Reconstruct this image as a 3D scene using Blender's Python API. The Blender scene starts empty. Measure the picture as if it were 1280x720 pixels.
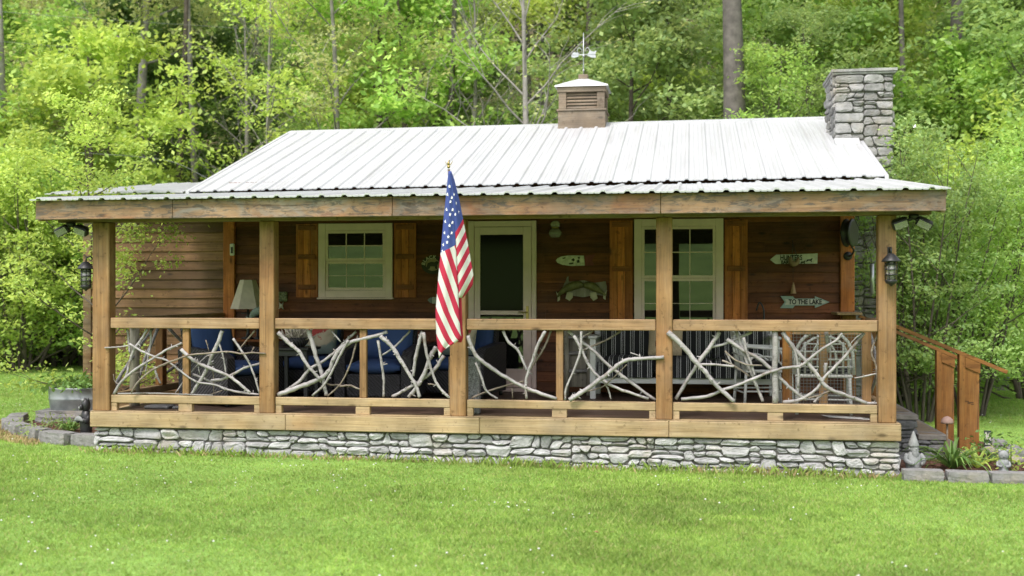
import bpy, bmesh, math, random
import numpy as np
from mathutils import Vector, Matrix, noise
scene = bpy.context.scene
COL = scene.collection
R = math.radians
random.seed(7)

# ------------------------------------------------------------------ camera
FP, YAW = 1480.0, R(8.6)
CX, CY, CZ, HY = 6.218, -11.85, 1.27, 366.0
ca, sa = math.cos(YAW), math.sin(YAW)
def at(px, py, Y):
    """point of the place seen at a photo pixel on the plane of depth Y"""
    u = (px-640)/FP; v = (HY-py)/FP
    dx = u*ca-sa; dy = u*sa+ca
    t = (Y-CY)/dy
    return Vector((CX+t*dx, Y, CZ+t*v))
cam_d = bpy.data.cameras.new('camera'); cam = bpy.data.objects.new('camera', cam_d); COL.objects.link(cam)
cam.location = (CX, CY, CZ); cam.rotation_euler = (R(90), 0, YAW)
cam_d.sensor_width = 36; cam_d.lens = FP/1280*36; cam_d.shift_y = 6/1280
cam_d.clip_end = 600
cam_d.dof.use_dof = True; cam_d.dof.focus_distance = 12.6; cam_d.dof.aperture_fstop = 1.5
scene.camera = cam

# ------------------------------------------------------------------ world and sun: bright thin overcast
SUN_EL, SUN_AZ = R(56), R(200)      # azimuth measured from +Y clockwise: sun stands behind the camera
w = bpy.data.worlds.new('World'); scene.world = w; w.use_nodes = True
nt = w.node_tree; bg = nt.nodes['Background']
sky = nt.nodes.new('ShaderNodeTexSky'); sky.sky_type = 'NISHITA'; sky.sun_disc = False
sky.sun_elevation = SUN_EL; sky.sun_rotation = SUN_AZ; sky.air_density = 1.0; sky.dust_density = 1.5; sky.ozone_density = 1.0
hs = nt.nodes.new('ShaderNodeHueSaturation'); hs.inputs['Saturation'].default_value = 0.22
nt.links.new(sky.outputs[0], hs.inputs['Color']); nt.links.new(hs.outputs[0], bg.inputs['Color'])
bg.inputs['Strength'].default_value = 0.15
sd = bpy.data.lights.new('sun', 'SUN'); sun = bpy.data.objects.new('sun', sd); COL.objects.link(sun)
sd.energy = 1.5; sd.angle = R(14); sd.color = (1.0, 0.95, 0.86)
dirv = Vector((math.sin(SUN_AZ)*math.cos(SUN_EL), math.cos(SUN_AZ)*math.cos(SUN_EL), math.sin(SUN_EL)))
sun.rotation_euler = dirv.to_track_quat('Z', 'Y').to_euler()
scene.view_settings.view_transform = 'Standard'; scene.view_settings.look = 'None'
scene.view_settings.exposure = 1.35; scene.view_settings.gamma = 1
scene.view_settings.use_white_balance = True; scene.view_settings.white_balance_temperature = 6500; scene.view_settings.white_balance_tint = 14
scene.cycles.use_denoising = True
scene.cycles.max_bounces = 8; scene.cycles.transparent_max_bounces = 8

# ------------------------------------------------------------------ node helpers
def newmat(name):
    m = bpy.data.materials.new(name); m.use_nodes = True
    nt = m.node_tree
    return m, nt, nt.nodes['Principled BSDF']
def N(nt, kind, **kw):
    n = nt.nodes.new(kind)
    for k, v in kw.items():
        if hasattr(n, k) and not k[0].isupper(): setattr(n, k, v)
        else: n.inputs[k.replace('_', ' ')].default_value = v
    return n
def ramp(nt, fac, stops, interp='LINEAR'):
    r = nt.nodes.new('ShaderNodeValToRGB'); cr = r.color_ramp; cr.interpolation = interp
    while len(cr.elements) < len(stops): cr.elements.new(0.5)
    for e, (p, c) in zip(cr.elements, stops):
        e.position = p; e.color = (*c, 1) if len(c) == 3 else c
    nt.links.new(fac, r.inputs[0]); return r.outputs[0]
def mixc(nt, fac, a, b, mode='MIX'):
    m = nt.nodes.new('ShaderNodeMix'); m.data_type = 'RGBA'; m.blend_type = mode
    for sock, v in ((m.inputs[0], fac), (m.inputs[6], a), (m.inputs[7], b)):
        if hasattr(v, 'links'): nt.links.new(v, sock)
        else: sock.default_value = v if not isinstance(v, tuple) or len(v) == 4 else (*v, 1)
    return m.outputs[2]
def coords(nt, scale=(1, 1, 1), kind='Object'):
    tc = nt.nodes.new('ShaderNodeTexCoord'); mp = nt.nodes.new('ShaderNodeMapping')
    mp.inputs['Scale'].default_value = scale
    nt.links.new(tc.outputs[kind], mp.inputs[0]); return mp.outputs[0]
def noise_t(nt, vec, scale, detail=4, rough=.55, dist=0):
    n = nt.nodes.new('ShaderNodeTexNoise')
    n.inputs['Scale'].default_value = scale; n.inputs['Detail'].default_value = detail
    n.inputs['Roughness'].default_value = rough; n.inputs['Distortion'].default_value = dist
    nt.links.new(vec, n.inputs['Vector']); return n.outputs['Fac']
def bump(nt, h, bsdf, strength=.3, dist=.01):
    b = nt.nodes.new('ShaderNodeBump'); b.inputs['Strength'].default_value = strength; b.inputs['Distance'].default_value = dist
    nt.links.new(h, b.inputs['Height']); nt.links.new(b.outputs[0], bsdf.inputs['Normal'])
def island(nt):
    g = nt.nodes.new('ShaderNodeNewGeometry'); return g.outputs['Random Per Island']
def huesat(nt, col, val, hue=.5, sat=1.0):
    h = nt.nodes.new('ShaderNodeHueSaturation'); h.inputs['Hue'].default_value = hue; h.inputs['Saturation'].default_value = sat
    nt.links.new(col, h.inputs['Color'])
    if hasattr(val, 'links'): nt.links.new(val, h.inputs['Value'])
    else: h.inputs['Value'].default_value = val
    return h.outputs[0]
def maprange(nt, v, a, b, lo=0.0, hi=1.0):
    m = nt.nodes.new('ShaderNodeMapRange'); nt.links.new(v, m.inputs[0])
    for i, x in enumerate((lo, hi, a, b)): m.inputs[i+1].default_value = x
    return m.outputs[0]

def plain(name, col, rough=.6, metal=0, spec=.5, var=.0, nscale=8, bumps=0, ivar=0):
    m, nt, b = newmat(name)
    b.inputs['Roughness'].default_value = rough; b.inputs['Metallic'].default_value = metal
    b.inputs['Specular IOR Level'].default_value = spec
    v = coords(nt); n = noise_t(nt, v, nscale, 5)
    k = maprange(nt, n, 1-var-.03, 1+var+.03, .3, .7)
    rgb = nt.nodes.new('ShaderNodeRGB'); rgb.outputs[0].default_value = (*col, 1)
    c = huesat(nt, rgb.outputs[0], k)
    if ivar: c = huesat(nt, c, maprange(nt, island(nt), 1-ivar, 1+ivar))
    nt.links.new(c, b.inputs['Base Color'])
    if bumps: bump(nt, noise_t(nt, v, nscale*6, 4), b, bumps, .01)
    return m

def wood(name, lo, mid, hi, axis='x', ivar=.14, knots=True, weather=0.0, rough=.62, red=0.0, fine=1.0, spots=1.0):
    m, nt, b = newmat(name)
    L, C = .7, 11.0
    sc = {'x': (L, C, C), 'y': (C, L, C), 'z': (C, C, L)}[axis]
    sh = nt.nodes.new('ShaderNodeTexCoord')
    # every board gets its own stretch of grain
    isl = island(nt)
    add = nt.nodes.new('ShaderNodeVectorMath'); add.operation = 'ADD'
    comb = nt.nodes.new('ShaderNodeCombineXYZ')
    mul = nt.nodes.new('ShaderNodeMath'); mul.operation = 'MULTIPLY'; mul.inputs[1].default_value = 37.0
    nt.links.new(isl, mul.inputs[0])
    for k in range(3): nt.links.new(mul.outputs[0], comb.inputs[k])
    nt.links.new(sh.outputs['Object'], add.inputs[0]); nt.links.new(comb.outputs[0], add.inputs[1])
    mp = nt.nodes.new('ShaderNodeMapping'); mp.inputs['Scale'].default_value = sc
    nt.links.new(add.outputs[0], mp.inputs[0]); v = mp.outputs[0]
    g = noise_t(nt, v, 1.6, 6, .6, .5)
    col = ramp(nt, g, [(.25, lo), (.5, mid), (.74, hi)])
    mp2 = nt.nodes.new('ShaderNodeMapping'); mp2.inputs['Scale'].default_value = tuple(s*(5 if s > 5 else 2) for s in sc)
    nt.links.new(add.outputs[0], mp2.inputs[0])
    f = noise_t(nt, mp2.outputs[0], 2.0, 5, .65)
    col = huesat(nt, col, maprange(nt, f, 1-.32*fine, 1+.26*fine, .25, .75))
    if knots:
        mp3 = nt.nodes.new('ShaderNodeMapping'); mp3.inputs['Scale'].default_value = tuple(2.0 if s < 5 else 5.0 for s in sc)
        nt.links.new(add.outputs[0], mp3.inputs[0])
        vo = nt.nodes.new('ShaderNodeTexVoronoi'); vo.inputs['Scale'].default_value = 1.15
        nt.links.new(mp3.outputs[0], vo.inputs['Vector'])
        kf = ramp(nt, vo.outputs['Distance'], [(.05, (.9, .9, .9)), (.15, (0, 0, 0))])
        col = mixc(nt, kf, col, tuple(x*.35 for x in lo))
    if weather:
        wv = noise_t(nt, coords(nt, (1.1, 1.1, 3.0) if axis != 'z' else (3, 3, 1.1)), 1.3, 6, .7, .8)
        wf = ramp(nt, wv, [(.5, (0, 0, 0)), (.64, (weather, weather, weather))])
        col = mixc(nt, wf, col, (.20, .185, .16))
        w2 = noise_t(nt, coords(nt, (2.2, 2.2, 9) if axis != 'z' else (9, 9, 2.2)), 2.3, 6, .75, 1.0)
        col = mixc(nt, ramp(nt, w2, [(.50 if weather > .8 else .58, (0, 0, 0)), (.58 if weather > .8 else .68, (weather, weather, weather))]), col, (.075, .066, .055))
    if red:
        rv = noise_t(nt, coords(nt, (1.3, 1.3, 1.3)), 1.1, 4, .6, .3)
        rf = ramp(nt, rv, [(.55, (0, 0, 0)), (.72, (red, red, red))])
        col = mixc(nt, rf, col, (.27, .095, .03))
    col = huesat(nt, col, maprange(nt, isl, 1-ivar, 1+ivar))
    mpc = nt.nodes.new('ShaderNodeMapping'); mpc.inputs['Scale'].default_value = tuple(1.2 if q < 5 else 55 for q in sc)
    nt.links.new(add.outputs[0], mpc.inputs[0])
    cv = noise_t(nt, mpc.outputs[0], 1.0, 3, .5, .2)
    col = mixc(nt, ramp(nt, cv, [(.63, (0, 0, 0)), (.69, (.6*spots,)*3)]), col, tuple(x*.40 for x in lo))
    gv = noise_t(nt, coords(nt), 1.7, 5, .65)
    col = mixc(nt, ramp(nt, gv, [(.48, (0, 0, 0)), (.72, (.38*spots,)*3)]), col, tuple(.5*(x+sum(hi)/3*.75) for x in mid))
    sv = noise_t(nt, coords(nt), 17.0, 3, .6)
    col = mixc(nt, ramp(nt, sv, [(.60, (0, 0, 0)), (.70, (.6*spots,)*3)]), col, tuple(x*.45 for x in lo))
    lv = noise_t(nt, coords(nt), 2.2, 4, .6)
    col = huesat(nt, col, maprange(nt, lv, .70, 1.22, .32, .68))
    nt.links.new(col, b.inputs['Base Color']); b.inputs['Roughness'].default_value = rough
    b.inputs['Specular IOR Level'].default_value = .3
    bump(nt, f, b, .35, .004)
    return m

def stone(name, dark, mid, light, iv=.22, scale=7.0, b_=.7):
    m, nt, b = newmat(name)
    v = coords(nt)
    n = noise_t(nt, v, scale, 7, .65, .4)
    col = ramp(nt, n, [(.28, dark), (.5, mid), (.72, light)])
    st = noise_t(nt, v, 2.3, 5, .6)
    col = mixc(nt, ramp(nt, st, [(.52, (0, 0, 0)), (.68, (.5, .5, .5))]), col, (.30, .255, .19))
    col = huesat(nt, col, maprange(nt, island(nt), 1-iv, 1+iv))
    nt.links.new(col, b.inputs['Base Color']); b.inputs['Roughness'].default_value = .85
    b.inputs['Specular IOR Level'].default_value = .25
    bump(nt, noise_t(nt, v, 26, 8, .7), b, b_, .02)
    return m

def leafmat(name, lo, hi, trans=.5, tcol=None, ovar=.16):
    m, nt, b = newmat(name)
    isl = island(nt)
    c = mixc(nt, isl, lo, hi)
    oi = nt.nodes.new('ShaderNodeObjectInfo')
    c = huesat(nt, c, maprange(nt, oi.outputs['Random'], 1-ovar, 1+ovar))
    n = noise_t(nt, coords(nt), .55, 3)
    c = huesat(nt, c, maprange(nt, n, .58, 1.32, .32, .68))  # patchy tone puts shaded gaps into the leaf colour
    nt.links.new(c, b.inputs['Base Color']); b.inputs['Roughness'].default_value = .55; b.inputs['Specular IOR Level'].default_value = .35
    tr = nt.nodes.new('ShaderNodeBsdfTranslucent')
    tc = mixc(nt, .55, c, (tcol or (hi[0]*1.4, hi[1]*1.25, hi[2]*.9)))
    nt.links.new(tc, tr.inputs['Color'])
    mx = nt.nodes.new('ShaderNodeMixShader'); mx.inputs[0].default_value = trans
    nt.links.new(b.outputs[0], mx.inputs[1]); nt.links.new(tr.outputs[0], mx.inputs[2])
    nt.links.new(mx.outputs[0], nt.nodes['Material Output'].inputs['Surface'])
    return m

# ------------------------------------------------------------------ mesh builder
ORG = {}
class MB:
    def __init__(s): s.v = []; s.f = []; s.mi = []; s.smooth = []
    def add(s, vs, fs, smooth=False, mi=0):
        o = len(s.v); s.v += [tuple(p) for p in vs]
        for f in fs: s.f.append([i+o for i in f]); s.mi.append(mi); s.smooth.append(smooth)
        return s
    def box(s, x0, x1, y0, y1, z0, z1, b=0.0, mi=0, M=None):
        if x1 < x0: x0, x1 = x1, x0
        if y1 < y0: y0, y1 = y1, y0
        if z1 < z0: z0, z1 = z1, z0
        if b <= 0:
            vs = [(x0,y0,z0),(x1,y0,z0),(x1,y1,z0),(x0,y1,z0),(x0,y0,z1),(x1,y0,z1),(x1,y1,z1),(x0,y1,z1)]
            fs = [(3,2,1,0),(4,5,6,7),(0,1,5,4),(1,2,6,5),(2,3,7,6),(3,0,4,7)]
        else:
            b = min(b, .45*min(x1-x0, y1-y0, z1-z0))
            vs = []; idx = {}
            for ix, (xo, xs) in enumerate(((x0, 1), (x1, -1))):
                for iy, (yo, ys) in enumerate(((y0, 1), (y1, -1))):
                    for iz, (zo, zs) in enumerate(((z0, 1), (z1, -1))):
                        idx[ix,iy,iz] = len(vs)
                        vs += [(xo, yo+ys*b, zo+zs*b), (xo+xs*b, yo, zo+zs*b), (xo+xs*b, yo+ys*b, zo)]
            g = lambda ix, iy, iz, k: idx[ix,iy,iz]+k
            fs = []
            for ix in (0, 1): fs.append([g(ix,0,0,0), g(ix,1,0,0), g(ix,1,1,0), g(ix,0,1,0)])
            for iy in (0, 1): fs.append([g(0,iy,0,1), g(1,iy,0,1), g(1,iy,1,1), g(0,iy,1,1)])
            for iz in (0, 1): fs.append([g(0,0,iz,2), g(1,0,iz,2), g(1,1,iz,2), g(0,1,iz,2)])
            for iy in (0, 1):
                for iz in (0, 1): fs.append([g(0,iy,iz,1), g(1,iy,iz,1), g(1,iy,iz,2), g(0,iy,iz,2)])
            for ix in (0, 1):
                for iz in (0, 1): fs.append([g(ix,0,iz,0), g(ix,1,iz,0), g(ix,1,iz,2), g(ix,0,iz,2)])
            for ix in (0, 1):
                for iy in (0, 1): fs.append([g(ix,iy,0,0), g(ix,iy,1,0), g(ix,iy,1,1), g(ix,iy,0,1)])
            for k in idx: fs.append([idx[k], idx[k]+1, idx[k]+2])
        if M is not None: vs = [M @ Vector(p) for p in vs]
        return s.add(vs, fs, False, mi)
    def tube(s, pts, rad, n=8, cap=True, mi=0, smooth=True):
        pts = [Vector(p) for p in pts]
        if not hasattr(rad, '__len__'): rad = [rad]*len(pts)
        vs = []; prev = None
        for i, p in enumerate(pts):
            t = (pts[min(i+1, len(pts)-1)]-pts[max(i-1, 0)])
            t = t.normalized() if t.length > 1e-9 else Vector((0, 0, 1))
            if prev is None:
                a = t.orthogonal().normalized()
            else:
                a = (prev-t*prev.dot(t)); a = a.normalized() if a.length > 1e-6 else t.orthogonal().normalized()
            prev = a; b = t.cross(a)
            for k in range(n):
                an = 2*math.pi*k/n
                vs.append(p+(a*math.cos(an)+b*math.sin(an))*rad[i])
        fs = []
        for i in range(len(pts)-1):
            for k in range(n):
                k2 = (k+1) % n
                fs.append((i*n+k, i*n+k2, (i+1)*n+k2, (i+1)*n+k))
        s.add(vs, fs, smooth, mi)
        if cap:
            o = len(s.v)-len(vs)
            s.f.append([o+k for k in range(n)][::-1]); s.mi.append(mi); s.smooth.append(False)
            e = o+(len(pts)-1)*n
            s.f.append([e+k for k in range(n)]); s.mi.append(mi); s.smooth.append(False)
        return s
    def lathe(s, prof, c=(0, 0, 0), n=20, sx=1, sy=1, mi=0, smooth=True, M=None):
        vs = []; fs = []
        for r, z in prof:
            for k in range(n):
                a = 2*math.pi*k/n
                vs.append(Vector((c[0]+r*sx*math.cos(a), c[1]+r*sy*math.sin(a), c[2]+z)))
        for i in range(len(prof)-1):
            for k in range(n):
                fs.append((i*n+k, i*n+(k+1) % n, (i+1)*n+(k+1) % n, (i+1)*n+k))
        if prof[0][0] > 1e-4: fs.append(list(range(n))[::-1])
        if prof[-1][0] > 1e-4: fs.append([(len(prof)-1)*n+k for k in range(n)])
        if M is not None: vs = [M @ p for p in vs]
        return s.add(vs, fs, smooth, mi)
    def prism(s, poly, y0, y1, axis='y', mi=0, M=None):
        """polygon in (x,z) extruded along y (axis 'y'), or in (y,z) along x (axis 'x'), or (x,y) along z"""
        def P(p, d):
            return {'y': (p[0], d, p[1]), 'x': (d, p[0], p[1]), 'z': (p[0], p[1], d)}[axis]
        n = len(poly); vs = [P(p, y0) for p in poly]+[P(p, y1) for p in poly]
        fs = [list(range(n)), list(range(n, 2*n))[::-1]]+[(i, (i+1) % n, n+(i+1) % n, n+i) for i in range(n)]
        if M is not None: vs = [M @ Vector(p) for p in vs]
        return s.add(vs, fs, False, mi)
    def ball(s, c, r, n=12, m=8, sc=(1, 1, 1), mi=0):
        prof = [(math.sin(math.pi*i/m)*r, -math.cos(math.pi*i/m)*r) for i in range(m+1)]
        vs = []; fs = []
        for pr, z in prof:
            for k in range(n):
                a = 2*math.pi*k/n
                vs.append((c[0]+pr*math.cos(a)*sc[0], c[1]+pr*math.sin(a)*sc[1], c[2]+z*sc[2]))
        for i in range(m):
            for k in range(n): fs.append((i*n+k, i*n+(k+1) % n, (i+1)*n+(k+1) % n, (i+1)*n+k))
        return s.add(vs, fs, True, mi)
    def build(s, name, mats, parent=None, local=False, fixn=True):
        me = bpy.data.meshes.new(name)
        org = ORG.get(parent.name, Vector()) if parent and not local else Vector()
        vs = s.v if org.length == 0 else [(p[0]-org.x, p[1]-org.y, p[2]-org.z) for p in s.v]
        me.from_pydata(vs, [], s.f)
        if not isinstance(mats, (list, tuple)): mats = [mats]
        for m in mats: me.materials.append(m)
        me.polygons.foreach_set('material_index', s.mi); me.polygons.foreach_set('use_smooth', s.smooth)
        if fixn:
            bm = bmesh.new(); bm.from_mesh(me); bmesh.ops.recalc_face_normals(bm, faces=bm.faces); bm.to_mesh(me); bm.free()
        me.update()
        o = bpy.data.objects.new(name, me); COL.objects.link(o)
        if parent: o.parent = parent; ORG[o.name] = org
        return o

def tag(o, label=None, cat=None, group=None, kind=None):
    if label: o['label'] = label
    if cat: o['category'] = cat
    if group: o['group'] = group
    if kind: o['kind'] = kind
    return o
def thing(name, label, cat, loc=(0, 0, 0), rz=0, group=None):
    o = bpy.data.objects.new(name, None); COL.objects.link(o)
    o.location = loc; o.rotation_euler = (0, 0, rz); ORG[o.name] = Vector(loc)
    o.empty_display_size = .2
    return tag(o, label, cat, group)
def dup(root, loc, rz=0, scale=1.0, label=None, group=None):
    r = root.copy(); COL.objects.link(r); r.location = loc; r.rotation_euler = (0, 0, rz)
    r.scale = (scale,)*3 if not hasattr(scale, '__len__') else scale
    ORG[r.name] = Vector(loc)
    if label: r['label'] = label
    if group: r['group'] = group
    for ch in list(root.children):
        c = ch.copy(); COL.objects.link(c); c.parent = r
        for g in list(ch.children):
            d = g.copy(); COL.objects.link(d); d.parent = c
    return r
def text(name, body, size, loc, mat, parent, rot=(R(90), 0, 0), bold=.0, extrude=.002, xs=1.0, align='CENTER'):
    cu = bpy.data.curves.new(name, 'FONT'); cu.body = body; cu.size = size; cu.align_x = align; cu.align_y = 'CENTER'
    cu.extrude = extrude; cu.offset = bold
    cu.materials.append(mat)
    tmp = bpy.data.objects.new(name, cu); COL.objects.link(tmp); bpy.context.view_layer.update()
    me = bpy.data.meshes.new_from_object(tmp.evaluated_get(bpy.context.evaluated_depsgraph_get())); me.name = name
    bpy.data.objects.remove(tmp)
    o = bpy.data.objects.new(name, me); COL.objects.link(o)
    o.rotation_euler = rot; o.scale = (xs, 1, 1)
    o.location = Vector(loc)-ORG.get(parent.name, Vector())
    o.parent = parent; return o

# ------------------------------------------------------------------ materials
M = {}
M['beam'] = wood('weathered_pine_beam', (0.151,0.08554,0.03774), (0.2164,0.1384,0.06793), (0.2617,0.1812,0.1006), 'x', weather=.55, red=.35)
M['rail'] = wood('pine_rail', (0.235,0.1334,0.06078), (0.3263,0.2079,0.1063), (0.3916,0.2668,0.152), 'x', red=.18)
M['raily'] = wood('pine_rail_sideways', (0.2448,0.1462,0.068), (0.34,0.2278,0.119), (0.408,0.2924,0.17), 'y', red=.18)
M['fascia'] = wood('weathered_fascia', (0.1632,0.08971,0.04347), (0.2339,0.1451,0.0767), (0.272,0.1847,0.1099), 'x', weather=.85, red=.7)
M['sill'] = wood('pale_sill_beam', (0.2856,0.1972,0.0952), (0.374,0.272,0.1496), (0.4216,0.3196,0.1904), 'x', red=.22, ivar=.06)
M['post'] = wood('pine_post', (0.1897,0.09278,0.03297), (0.2728,0.1538,0.06358), (0.3262,0.2015,0.09422), 'z', red=.3)
M['cedar'] = wood('orange_cedar', (0.1418,0.05452,0.01229), (0.234,0.09815,0.02334), (0.2979,0.1454,0.03991), 'z', ivar=.2)
M['cedarx'] = wood('orange_cedar_across', (0.1289,0.04956,0.01116), (0.2127,0.08922,0.02121), (0.2707,0.1322,0.03628), 'x', ivar=.2)
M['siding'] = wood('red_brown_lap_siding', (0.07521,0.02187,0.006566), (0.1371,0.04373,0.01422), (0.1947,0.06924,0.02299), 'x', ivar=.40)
M['sidingw'] = wood('lit_lap_siding', (0.1382,0.06772,0.03), (0.2073,0.1115,0.05232), (0.2601,0.1514,0.07324), 'x', ivar=.40)  # wing copy of the porch siding, its brighter open light put into the colour
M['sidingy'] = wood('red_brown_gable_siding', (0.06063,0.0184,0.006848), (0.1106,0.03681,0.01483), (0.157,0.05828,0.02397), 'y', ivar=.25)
M['deck'] = wood('brown_deck_board', (0.0676,0.04056,0.02839), (0.1082,0.0676,0.04732), (0.1487,0.09802,0.07098), 'x', ivar=.15, rough=.5)
M['darkwood'] = wood('dark_brown_wood', (.03,.014,.008), (.05,.024,.013), (.075,.037,.02), 'x')
M['ceil'] = wood('porch_ceiling_board', (0.08112,0.04056,0.02028), (0.1217,0.0676,0.0338), (0.1622,0.09464,0.0507), 'y')
M['shutter'] = wood('cedar_shutter_board', (0.2911,0.08276,0.01805), (0.5044,0.1592,0.0361), (0.6597,0.2467,0.06446), 'z', ivar=.3)
M['shutterx'] = wood('cedar_batten', (0.1563,0.04547,0.01151), (0.2657,0.08527,0.02303), (0.3439,0.1279,0.03837), 'x', ivar=.2)
M['cupola'] = wood('weathered_cupola_wood', (0.1484,0.104,0.06861), (0.2152,0.1621,0.1143), (0.2598,0.2079,0.1555), 'x', weather=.4, ivar=.12)
M['branch'] = wood('bleached_branch', (0.2182,0.2003,0.19), (0.3151,0.2988,0.2962), (0.3878,0.3706,0.3735), 'x', knots=False, ivar=.14, fine=1.2)
M['branchb'] = wood('brown_barked_twig', (.10,.075,.055), (.19,.155,.12), (.31,.28,.24), 'x', knots=False, ivar=.3)
M['oldpost'] = wood('grey_driftwood', (0.1872,0.1584,0.1224), (0.2736,0.2448,0.1944), (0.3456,0.3168,0.2592), 'z', ivar=.1)
def bark_patches(m):
    nt = m.node_tree; b = nt.nodes['Principled BSDF']; src = b.inputs['Base Color'].links[0].from_socket
    pv = noise_t(nt, coords(nt), 9.0, 5, .7, .6); c = mixc(nt, ramp(nt, pv, [(.55, (0, 0, 0)), (.66, (.75, .75, .75))]), src, (.15, .115, .085))
    nt.links.new(c, b.inputs['Base Color']); bump(nt, pv, b, .5, .006)
bark_patches(M['branch'])
M['stone'] = stone('grey_fieldstone', (0.2389,0.2391,0.2389), (0.3715,0.3718,0.3743), (0.4953,0.4957,0.4959))
M['chimstone'] = stone('chimney_fieldstone', (0.1502,0.1465,0.1438), (0.2552,0.2517,0.2497), (0.3528,0.3494,0.3443))
M['mortar'] = plain('dark_mortar', (0.182,0.1729,0.1547), .95, var=.3, nscale=20)
M['block'] = stone('concrete_edging', (0.1307,0.1274,0.1241), (0.196,0.1928,0.1895), (0.2483,0.245,0.2417), iv=.12, scale=16)
M['slate'] = plain('slate_tread', (0.1995,0.1805,0.1615), .75, var=.25, nscale=14, bumps=.3)
M['tan'] = wood('tan_tread_board', (0.1716,0.1254,0.0825), (0.2442,0.1848,0.1254), (0.297,0.231,0.165), 'x')
M['cream'] = plain('cream_paint', (.76,.575,.53), .45, var=.03)
M['white'] = plain('white_paint', (.62,.62,.60), .45, var=.05)
M['black'] = plain('black_iron', (.018,.018,.02), .45, var=.1)
M['wicker'] = None
M['blue'] = plain('navy_blue_cushion', (0.0243,0.05508,0.1539), .85, var=.10, nscale=5, bumps=.2)
M['brass'] = plain('brass', (.40,.30,.12), .35, 1)
M['steel'] = plain('galvanized_steel', (.30,.32,.34), .6, .6, var=.25, nscale=6)
M['whitem'] = plain('silver_metal', (0.4092,0.4216,0.434), .35, .6)

m, nt, b = newmat('white_metal_roofing'); M['roof'] = m
v = coords(nt, (1, .25, .25)); n1 = noise_t(nt, v, 2.2, 6, .6); n2 = noise_t(nt, coords(nt, (8, .5, .5)), 1.5, 5)
c = ramp(nt, n1, [(.3, (.41,.42,.43)), (.6, (.485,.495,.505)), (.8, (.51,.515,.52))])
c = mixc(nt, ramp(nt, n2, [(.5, (0,0,0)), (.72, (.3,.3,.3))]), c, (.31,.30,.28))
nt.links.new(c, b.inputs['Base Color']); b.inputs['Roughness'].default_value = .42; b.inputs['Metallic'].default_value = .15

m, nt, b = newmat('window_glass'); M['glass'] = m
b.inputs['Base Color'].default_value = (.012,.012,.011,1); b.inputs['Roughness'].default_value = .015; b.inputs['IOR'].default_value = 1.82  # near-black base stands in for the unlit room behind the pane
bump(nt, noise_t(nt, coords(nt), 1.1, 2), b, .05, .02)
m, nt, b = newmat('dark_screen'); M['screen'] = m
b.inputs['Base Color'].default_value = (.010,.008,.007,1); b.inputs['Roughness'].default_value = .12; b.inputs['IOR'].default_value = 1.25
m, nt, b = newmat('lantern_glass'); M['lglass'] = m
b.inputs['Base Color'].default_value = (.8,.78,.72,1); b.inputs['Roughness'].default_value = .08; b.inputs['Transmission Weight'].default_value = .75

m, nt, b = newmat('dark_wicker_weave'); M['wicker'] = m
v = coords(nt, (1, 1, 1))
wv = nt.nodes.new('ShaderNodeTexWave'); wv.bands_direction = 'Z'; wv.inputs['Scale'].default_value = 22; nt.links.new(v, wv.inputs['Vector'])
wx = nt.nodes.new('ShaderNodeTexWave'); wx.bands_direction = 'DIAGONAL'; wx.inputs['Scale'].default_value = 14; nt.links.new(v, wx.inputs['Vector'])
mm = nt.nodes.new('ShaderNodeMath'); mm.operation = 'MULTIPLY'; nt.links.new(wv.outputs['Fac'], mm.inputs[0]); nt.links.new(wx.outputs['Fac'], mm.inputs[1])
nt.links.new(ramp(nt, mm.outputs[0], [(.05, (.012,.011,.013)), (.6, (.085,.08,.09))]), b.inputs['Base Color']); b.inputs['Roughness'].default_value = .5
bump(nt, mm.outputs[0], b, .8, .012)

m, nt, b = newmat('black_white_stripe_fabric'); M['stripe'] = m
tc = nt.nodes.new('ShaderNodeTexCoord'); sx = nt.nodes.new('ShaderNodeSeparateXYZ'); nt.links.new(tc.outputs['Object'], sx.inputs[0])
ml = nt.nodes.new('ShaderNodeMath'); ml.operation = 'MULTIPLY'; ml.inputs[1].default_value = 1/.115; nt.links.new(sx.outputs[0], ml.inputs[0])
fr = nt.nodes.new('ShaderNodeMath'); fr.operation = 'FRACT'; nt.links.new(ml.outputs[0], fr.inputs[0])
K, W_ = (.010,.010,.012), (.50,.50,.50)
nt.links.new(ramp(nt, fr.outputs[0], [(0, K), (.30, W_), (.36, K), (.50, W_), (.53, K), (.68, W_), (.74, K)], 'CONSTANT'), b.inputs['Base Color'])
b.inputs['Roughness'].default_value = .9

# leaves
M['leaf_mid'] = leafmat('leaf_mid_green', (0.172,0.3018,0.09813), (0.3753,0.519,0.1767))
M['leaf_yel'] = leafmat('leaf_yellow_green', (0.3071,0.4591,0.1073), (0.5523,0.6827,0.1708))
M['leaf_bright'] = leafmat('leaf_bright_green', (0.2189,0.3983,0.09813), (0.4537,0.6516,0.1669))
M['leaf_dark'] = leafmat('leaf_shaded_green', (0.05981,0.1313,0.03551), (0.1495,0.2532,0.06213))  # darker leaf colour, stands in for shade deep in the woods
M['leaf_cool'] = leafmat('leaf_cool_green', (0.1833,0.2957,0.1178), (0.3833,0.4847,0.1798))
M['leaf_olive'] = leafmat('leaf_olive_bud', (0.3189,0.3885,0.1708), (0.5645,0.6118,0.2684))
M['leaf_garden'] = leafmat('leaf_garden_green', (0.0891,0.193,0.04455), (0.2079,0.3564,0.0891), .3)
M['bark'] = plain('grey_bark', (0.1011,0.09087,0.07969), .9, var=.35, nscale=7, bumps=.8)
M['barkpale'] = plain('pale_grey_bark', (0.225,0.21,0.1913), .9, var=.3, nscale=6, bumps=.6)
M['barkdark'] = plain('dark_brown_bark', (.085,.068,.055), .9, var=.35, nscale=7, bumps=.8)
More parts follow.
